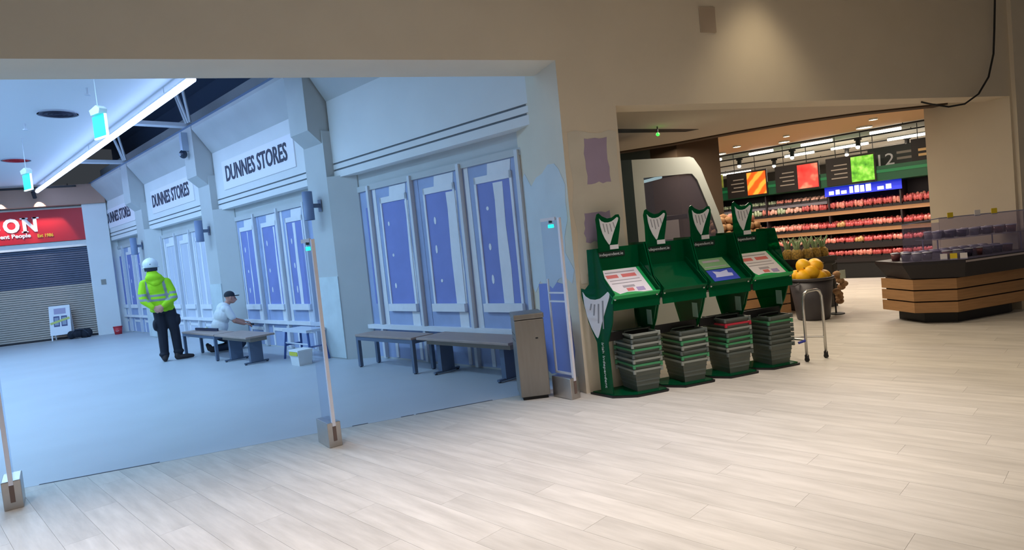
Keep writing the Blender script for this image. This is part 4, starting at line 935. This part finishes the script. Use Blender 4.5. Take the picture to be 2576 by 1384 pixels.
gl = guard((-.70, .30), (-.42, .02), .775, 1.22); part('guard_rim', MB().tube([(-.70, .30, 1.22), (-.42, .02, 1.27)], .007, 6), GE, t)
part('glass_shelf', MB().prism([(-.40, .08), (.80, -.32), (.70, .10), (-.35, .40)], 1.00, 1.008), clear('shelf_acrylic', (225, 228, 240), .2, .1, (200, 204, 220)), t)
for x0, y0 in ((-.36, .10), (.66, -.22), (.60, .08), (-.30, .34)): part('shelf_post', MB().tube([(x0, y0, .775), (x0, y0, 1.0)], .008, 6), GE, t)
YEL = mat('price_yellow', (226, 200, 40), .5); PWH = mat('price_white', (226, 222, 226), .5)
def card(p, ang, z, mm, lab, w_=.07):
    q = thing('price_card', lab, 'price card', (8.0+p[0], 5.55+p[1], z), ang, 'price cards on the display island'); part('card', MB().box(-w_/2, w_/2, -.006, 0, 0, .065), mm, q); part('clip', MB().box(-w_/2, w_/2, -.008, .006, -.008, .004), GE, q)
card((-.30, -.034), R(-18), 1.262, YEL, 'yellow price card on the left end of the tall clear guard'); card((.02, -.142), R(-18), 1.262, PWH, 'white price card on top of the tall clear guard'); card((.22, -.208), R(-18), 1.262, YEL, 'yellow price card on top of the tall guard, right of the white one')
card((-.62, -.275), R(-51), .79, YEL, 'yellow price card on the low front rim'); card((-.68, -.20), R(-51), .79, PWH, 'white price card left of the yellow one on the rim'); card((-.565, -.355), R(-51), .79, PWH, 'white price card right of the yellow one on the rim')
TUBM = [clear('tub_clear', (214, 214, 226), .35, .2, (190, 188, 200)), clear('tub_violet', (150, 140, 170), .6, .2, (90, 80, 110)), clear('tub_red', (200, 170, 180), .6, .2, (150, 96, 100))]
tub = [MB().lathe([(.045, 0), (.055, .085), (.052, .085), (.043, .004)], 14).mesh('cup', TUBM[i], True) for i in range(3)]; tlid = MB().lathe([(.057, .083), (.057, .095), (.03, .10)], 14).mesh('lid', mat('tub_lid', (196, 196, 212), .3), True)
k = 0
for i in range(7):
    x0 = -.28+i*.15; y0 = .12-.333*(x0+.28)+.04
    for row in range(2):
        q = thing('dessert_tub', '%s clear lidded tub from the left, %s row of the glass shelf' % (['first', 'second', 'third', 'fourth', 'fifth', 'sixth', 'seventh'][i], ['front', 'back'][row]), 'tub', (8.0+x0+row*.04, 5.55+y0+row*.14, 1.009), 0, 'tubs on the glass shelf')
        link('cup', tub[[0, 1, 1, 0, 1, 2, 2][i]], q); link('lid', tlid, q)
k = 0
for i in range(9):
    for j in range(3):
        x0 = -.70+i*.15+j*.03; y0 = .12+j*.17-.02*i-(.12 if i > 1 else 0)
        q = thing('dessert_tub', 'lidded tub standing in the black hopper of the display island', 'tub', (8.0+x0, 5.55+y0, .776), 0, 'tubs in the hopper')
        link('cup', tub[(i+j) % 3], q); link('lid', tlid, q)

# ================================================================== PEOPLE
class Body:
    """tapered limbs and ellipsoids merged into one continuous surface by a voxel remesh"""
    def __init__(s): s.mb = MB()
    def limb(s, p0, r0, p1, r1, n=10):
        p0, p1 = Vector(p0), Vector(p1); s.mb.tube([p0, p1], r0, n, r1); s.mb.ball(p0, r0, n=n, m=6); s.mb.ball(p1, r1, n=n, m=6); return s
    def chain(s, pts):
        for (p0, r0), (p1, r1) in zip(pts, pts[1:]): s.limb(p0, r0, p1, r1)
        return s
    def blob(s, c, rx, ry, rz, rot=None): s.mb.ball(c, rx, ry, rz, 16, 10, None if rot is None else Euler(rot).to_matrix()); return s
    def build(s, name, material, parent, voxel=.014, smooth=4, mats=None, pick=None):
        me = bpy.data.meshes.new(name); me.from_pydata(s.mb.v, [], s.mb.f); me.update()
        o = bpy.data.objects.new(name, me); COL.objects.link(o)
        m = o.modifiers.new('r', 'REMESH'); m.mode = 'VOXEL'; m.voxel_size = voxel
        if smooth: q = o.modifiers.new('s', 'SMOOTH'); q.factor = .5; q.iterations = smooth
        bpy.context.view_layer.update()
        new = bpy.data.meshes.new_from_object(o.evaluated_get(bpy.context.evaluated_depsgraph_get()))
        bpy.data.objects.remove(o); new.name = name; new.materials.clear()
        for mm in (mats or [material]): new.materials.append(mm)
        new.polygons.foreach_set('use_smooth', [True]*len(new.polygons))
        if pick:
            for p in new.polygons: p.material_index = pick(p.center)
        return link(name, new, parent)
def hand(b, wrist, d, up_, side, curl=.6, k=1.0):
    """palm, four bent fingers of unequal length, and a thumb from the side of the palm"""
    wrist, d, up_ = Vector(wrist), Vector(d).normalized(), Vector(up_).normalized(); sd = d.cross(up_).normalized()*side
    up_ = sd.cross(d)*side
    pc = wrist+d*.05*k
    for q in (-.03, -.01, .01, .03): b.limb(wrist+sd*q*.6*k, .015*k, wrist+d*.085*k+sd*q*k, .012*k, 6)
    for q, ln in ((-.033, .058), (-.011, .075), (.011, .08), (.033, .072)):
        a0 = wrist+d*.088*k+sd*q*k; a1 = a0+(d*math.cos(curl*.5)-up_*math.sin(curl*.5))*ln*.5*k; a2 = a1+(d*math.cos(curl*1.4)-up_*math.sin(curl*1.4))*ln*.5*k
        b.limb(a0, .0095*k, a1, .009*k, 6).limb(a1, .009*k, a2, .0075*k, 6)
    t0 = wrist+d*.03*k+sd*.035*k; t1 = t0+(d*.6+sd*.7-up_*.2).normalized()*.04*k; t2 = t1+(d*.85+sd*.2-up_*.45).normalized()*.032*k
    b.limb(t0, .013*k, t1, .011*k, 6).limb(t1, .011*k, t2, .0085*k, 6)
def head(b, c, fwd, r=.095):
    """skull, jaw, nose, ears, neck stub; fwd is the facing direction"""
    c, f_ = Vector(c), Vector(fwd).normalized(); sd = Vector((f_.y, -f_.x, 0)).normalized()
    b.blob(c, r*.86, r*.86, r*1.12); b.blob(c+f_*r*.28-Vector((0, 0, r*.55)), r*.62, r*.62, r*.62); b.blob(c-f_*r*.15+Vector((0, 0, r*.2)), r*.86, r*.9, r*.9)
    b.limb(c+f_*r*.92+Vector((0, 0, r*.10)), .012, c+f_*r*1.10-Vector((0, 0, r*.22)), .017, 6)      # nose
    b.limb(c+f_*r*.86-Vector((0, 0, r*.55))-sd*.02, .010, c+f_*r*.86-Vector((0, 0, r*.55))+sd*.02, .010, 6)   # lips
    for q in (-1, 1):
        b.blob(c+sd*q*r*.90-Vector((0, 0, r*.08)), .016, .02, .032); b.blob(c+f_*r*.80+sd*q*.034+Vector((0, 0, r*.25)), .022, .014, .010)
def eyes(parent, c, fwd, r=.095):
    c, f_ = Vector(c), Vector(fwd).normalized(); sd = Vector((f_.y, -f_.x, 0)).normalized()
    for q in (-1, 1): part('eye', MB().ball(c+f_*r*.86+sd*q*.033+Vector((0, 0, r*.10)), .012, n=8, m=6), mat('eye_dark', (60, 46, 40), .3), parent, True)

# standing worker seen from behind, hands clasped at the back
HV = mat('hi_vis_lime', (170, 232, 20), .75, var=.08, scale=5); REFL = mat('reflective_grey', (150, 156, 158), .5); TROU = mat('navy_work_trousers', (30, 34, 48), .85, var=.2, scale=8); BOOT = mat('work_boot', (48, 40, 42), .7); HATW = mat('white_hard_hat', (228, 236, 240), .4)
b = Body(); HC_ = (-.13, 0.0, 1.67)
head(b, HC_, (.1, 1, -.02)); b.limb((-.125, -.01, 1.60), .055, (-.10, -.01, 1.44), .06)
b.limb((-.08, -.02, 1.40), .10, (-.02, 0, 1.0), .12); b.limb((-.10, -.19, .955), .034, (-.06, -.175, .985), .04); 
# forearms come together behind the back
b.chain([((-.265, -.01, 1.40), .05), ((-.30, -.11, 1.12), .045), ((-.15, -.20, .98), .032)]); b.chain([((.085, -.01, 1.40), .05), ((.165, -.11, 1.12), .045), ((-.02, -.205, .985), .032)])
hand(b, (-.155, -.205, .98), (.75, -.25, -.42), (-.2, -1, .3), -1, .7); hand(b, (-.03, -.215, .985), (-.75, -.10, -.55), (.2, -1, .3), 1, .9)
man = b.build('person', SKIN, None, .009, 2); man.location = (-2.06, 12.72, 0); man.rotation_euler = (0, 0, R(9))
tag(man, 'standing worker in lime hi-vis jacket and white hard hat, hands clasped behind back', 'person')
eyes(man, HC_, (.1, 1, -.02))
b = Body()
b.blob((-.085, 0, 1.30), .205, .135, .20).blob((-.06, .0, 1.12), .205, .145, .24).blob((-.04, 0, 1.02), .20, .145, .16).blob((-.02, 0, .95), .185, .135, .09).limb((-.25, 0, 1.41), .075, (.07, 0, 1.41), .075)
b.limb((-.10, -.01, 1.44), .10, (-.03, 0, .95), .12)
b.chain([((-.265, -.01, 1.405), .078), ((-.305, -.06, 1.25), .072), ((-.30, -.11, 1.12), .066), ((-.175, -.195, .99), .046)]); b.chain([((.085, -.01, 1.405), .078), ((.14, -.05, 1.26), .072), ((.165, -.11, 1.12), .068), ((.0, -.20, 1.0), .047)])
for q in range(10):
    a = q*.628; b.blob((-.03+.14*math.cos(a), .10*math.sin(a), .93), .06, .05, .045)
def hv(c):
    x, y, z = c; xc = x+.10-(1.4-z)*.12
    tl = .0
    z2 = z+.06*0
    band = (1.165 < z < 1.205) or (1.085 < z < 1.125)
    arm = x < -.245 or x > .105
    if arm: band = (1.19 < z < 1.235) or (1.105 < z < 1.15)
    strap = z > 1.12 and z < 1.46 and (abs(xc-.135) < .022 or abs(xc+.14) < .022) and not arm
    return 1 if band or strap else 0
b.build('jacket', HV, man, .010, 3, [HV, REFL], hv)
b = Body(); b.limb((-.20, -.05, 1.46), .045, (.02, -.05, 1.47), .045).limb((-.20, -.05, 1.46), .045, (-.10, -.10, 1.40), .06).limb((.02, -.05, 1.47), .045, (-.06, -.10, 1.41), .06).blob((-.10, -.07, 1.50), .14, .085, .085).blob((-.11, -.01, 1.55), .11, .10, .05).blob((-.12, -.035, 1.585), .09, .075, .055).limb((-.19, .0, 1.5), .035, (-.02, .02, 1.5), .035)
b.build('hood', HV, man, .012, 3)
b = Body()
b.blob((-.02, 0, .93), .165, .12, .10); b.chain([((-.085, 0, .88), .105), ((-.075, .02, .52), .082), ((-.085, .0, .10), .070)]); b.chain([((.075, 0, .88), .105), ((.12, .02, .52), .082), ((.135, .0, .12), .072)])
b.blob((-.175, 0, .66), .04, .075, .10).blob((.19, .0, .72), .045, .075, .10).blob((.215, .0, .79), .02, .06, .02)
b.blob((-.09, 0, .13), .085, .085, .05).blob((.14, 0, .15), .088, .088, .05)
b.build('trousers', TROU, man, .011, 2)
for pts in ([((-.085, -.05, .05), .045), ((-.10, .12, .045), .042), ((-.105, .17, .035), .032)], [((.11, -.04, .05), .045), ((.27, -.03, .045), .044), ((.35, -.01, .036), .033)]):
    b = Body().chain(pts); (x0, y0, z0), _ = pts[0]; b.limb((x0, y0, .06), .05, (x0+.01, y0+.03, .14), .052)
    bo = b.build('boot', BOOT, man, .010, 2)
    for v in bo.data.vertices: v.co.z = max(v.co.z, .003)
b = Body(); b.blob((-.132, .0, 1.735), .126, .145, .122)
hat = b.build('hard_hat', HATW, man, .010, 3)
for v in hat.data.vertices: v.co.z = max(v.co.z, 1.685)
part('brim', MB().lathe([(.10, 1.683), (.134, 1.680), (.134, 1.694), (.10, 1.70)], 24, (-.13, .015, 0)), HATW, hat, True)
part('headband', MB().lathe([(.098, 1.62), (.106, 1.685)], 20, (-.13, -.008, 0), cap=False), mat('hat_band_navy', (38, 44, 62), .7), hat)
part('ridge', MB().tube([(-.132, -.125, 1.75), (-.132, -.07, 1.83), (-.132, .03, 1.852), (-.132, .11, 1.79)], .012, 6), HATW, hat)
part('rear_vent', MB().ball((-.132, -.137, 1.74), .012, n=8, m=6), mat('vent_grey', (120, 128, 136), .5), hat)

# kneeling worker in a white T-shirt, facing the wall to the right (local +x is forward)
WK = Vector((-1.17, 13.08, 0))
b = Body(); HK = (.17, -.02, .99)
head(b, HK, (1, -.12, -.35)); b.limb((.14, 0, .93), .05, (.06, 0, .82), .058)
b.limb((.03, 0, .80), .10, (-.06, 0, .42), .12)
b.chain([((.06, -.17, .77), .05), ((.16, -.22, .55), .042), ((.33, -.15, .47), .032)]); hand(b, (.34, -.15, .465), (1, .25, -.25), (.2, 0, 1), 1, .8)
b.chain([((.06, .17, .77), .05), ((.20, .22, .56), .042), ((.37, .12, .50), .032)]); hand(b, (.38, .12, .495), (1, -.2, -.25), (.2, 0, 1), -1, .8)
wk = b.build('person', SKIN, None, .009, 2); wk.location = WK; wk.rotation_euler = (0, 0, R(14))
tag(wk, 'kneeling worker in a white T-shirt and dark cap behind the low table', 'person')
eyes(wk, HK, (1, -.12, -.35))
TEE = mat('white_tshirt', (236, 240, 242), .85, var=.05, scale=6)
b = Body(); b.blob((-.01, 0, .66), .145, .205, .19, (0, .25, 0)).blob((-.07, 0, .48), .15, .19, .16).limb((.03, -.15, .79), .07, (.03, .15, .79), .07).limb((.07, -.17, .77), .07, (.13, -.205, .62), .066).limb((.07, .17, .77), .07, (.14, .205, .62), .066).limb((.05, 0, .84), .07, (0, 0, .6), .12)
b.blob((-.10, 0, .38), .15, .185, .07).blob((.03, 0, .80), .125, .165, .115)
b.build('t_shirt', TEE, wk, .010, 3)
JEAN = mat('dark_work_trousers', (34, 44, 62), .85)
b = Body(); b.blob((-.10, 0, .32), .15, .175, .10)
for q in (-1, 1): b.chain([((-.08, q*.10, .30), .10), ((.26, q*.14, .12), .078), ((.24, q*.14, .09), .07), ((-.16, q*.12, .075), .055)])
tr_ = b.build('trousers', JEAN, wk, .011, 2)
for v in tr_.data.vertices: v.co.z = max(v.co.z, .004)
for q in (-1, 1):
    b = Body().chain([((-.18, q*.12, .06), .045), ((-.27, q*.12, .07), .048), ((-.30, q*.12, .15), .035)]); bo = b.build('boot', BOOT, wk, .010, 2)
    for v in bo.data.vertices: v.co.z = max(v.co.z, .003)
b = Body().blob((.155, -.02, 1.03), .098, .092, .085)
cp = b.build('cap', mat('dark_cap', (40, 48, 58), .8), wk, .009, 2)
for v in cp.data.vertices:
    if v.co.z < 1.01: v.co.z = 1.01+(v.co.z-1.01)*.1
part('peak', MB().prism([(.21, -.10), (.31, -.08), (.33, -.03), (.30, .03), (.21, .05)], 1.005, 1.02), mat('dark_cap', (40, 48, 58), .8), cp)
t = thing('filling_knife', 'dark filling tool held by the kneeling worker', 'tool', WK+Vector((.46*math.cos(R(14))+.13*math.sin(R(14)), .46*math.sin(R(14))-.13*math.cos(R(14)), .42)), R(14))
part('grip', MB().tube([(-.06, 0, .03), (.05, 0, .01)], .016, 8), BLACK, t); part('blade', MB().box(.05, .12, -.05, .05, .0, .006), GREYM, t)
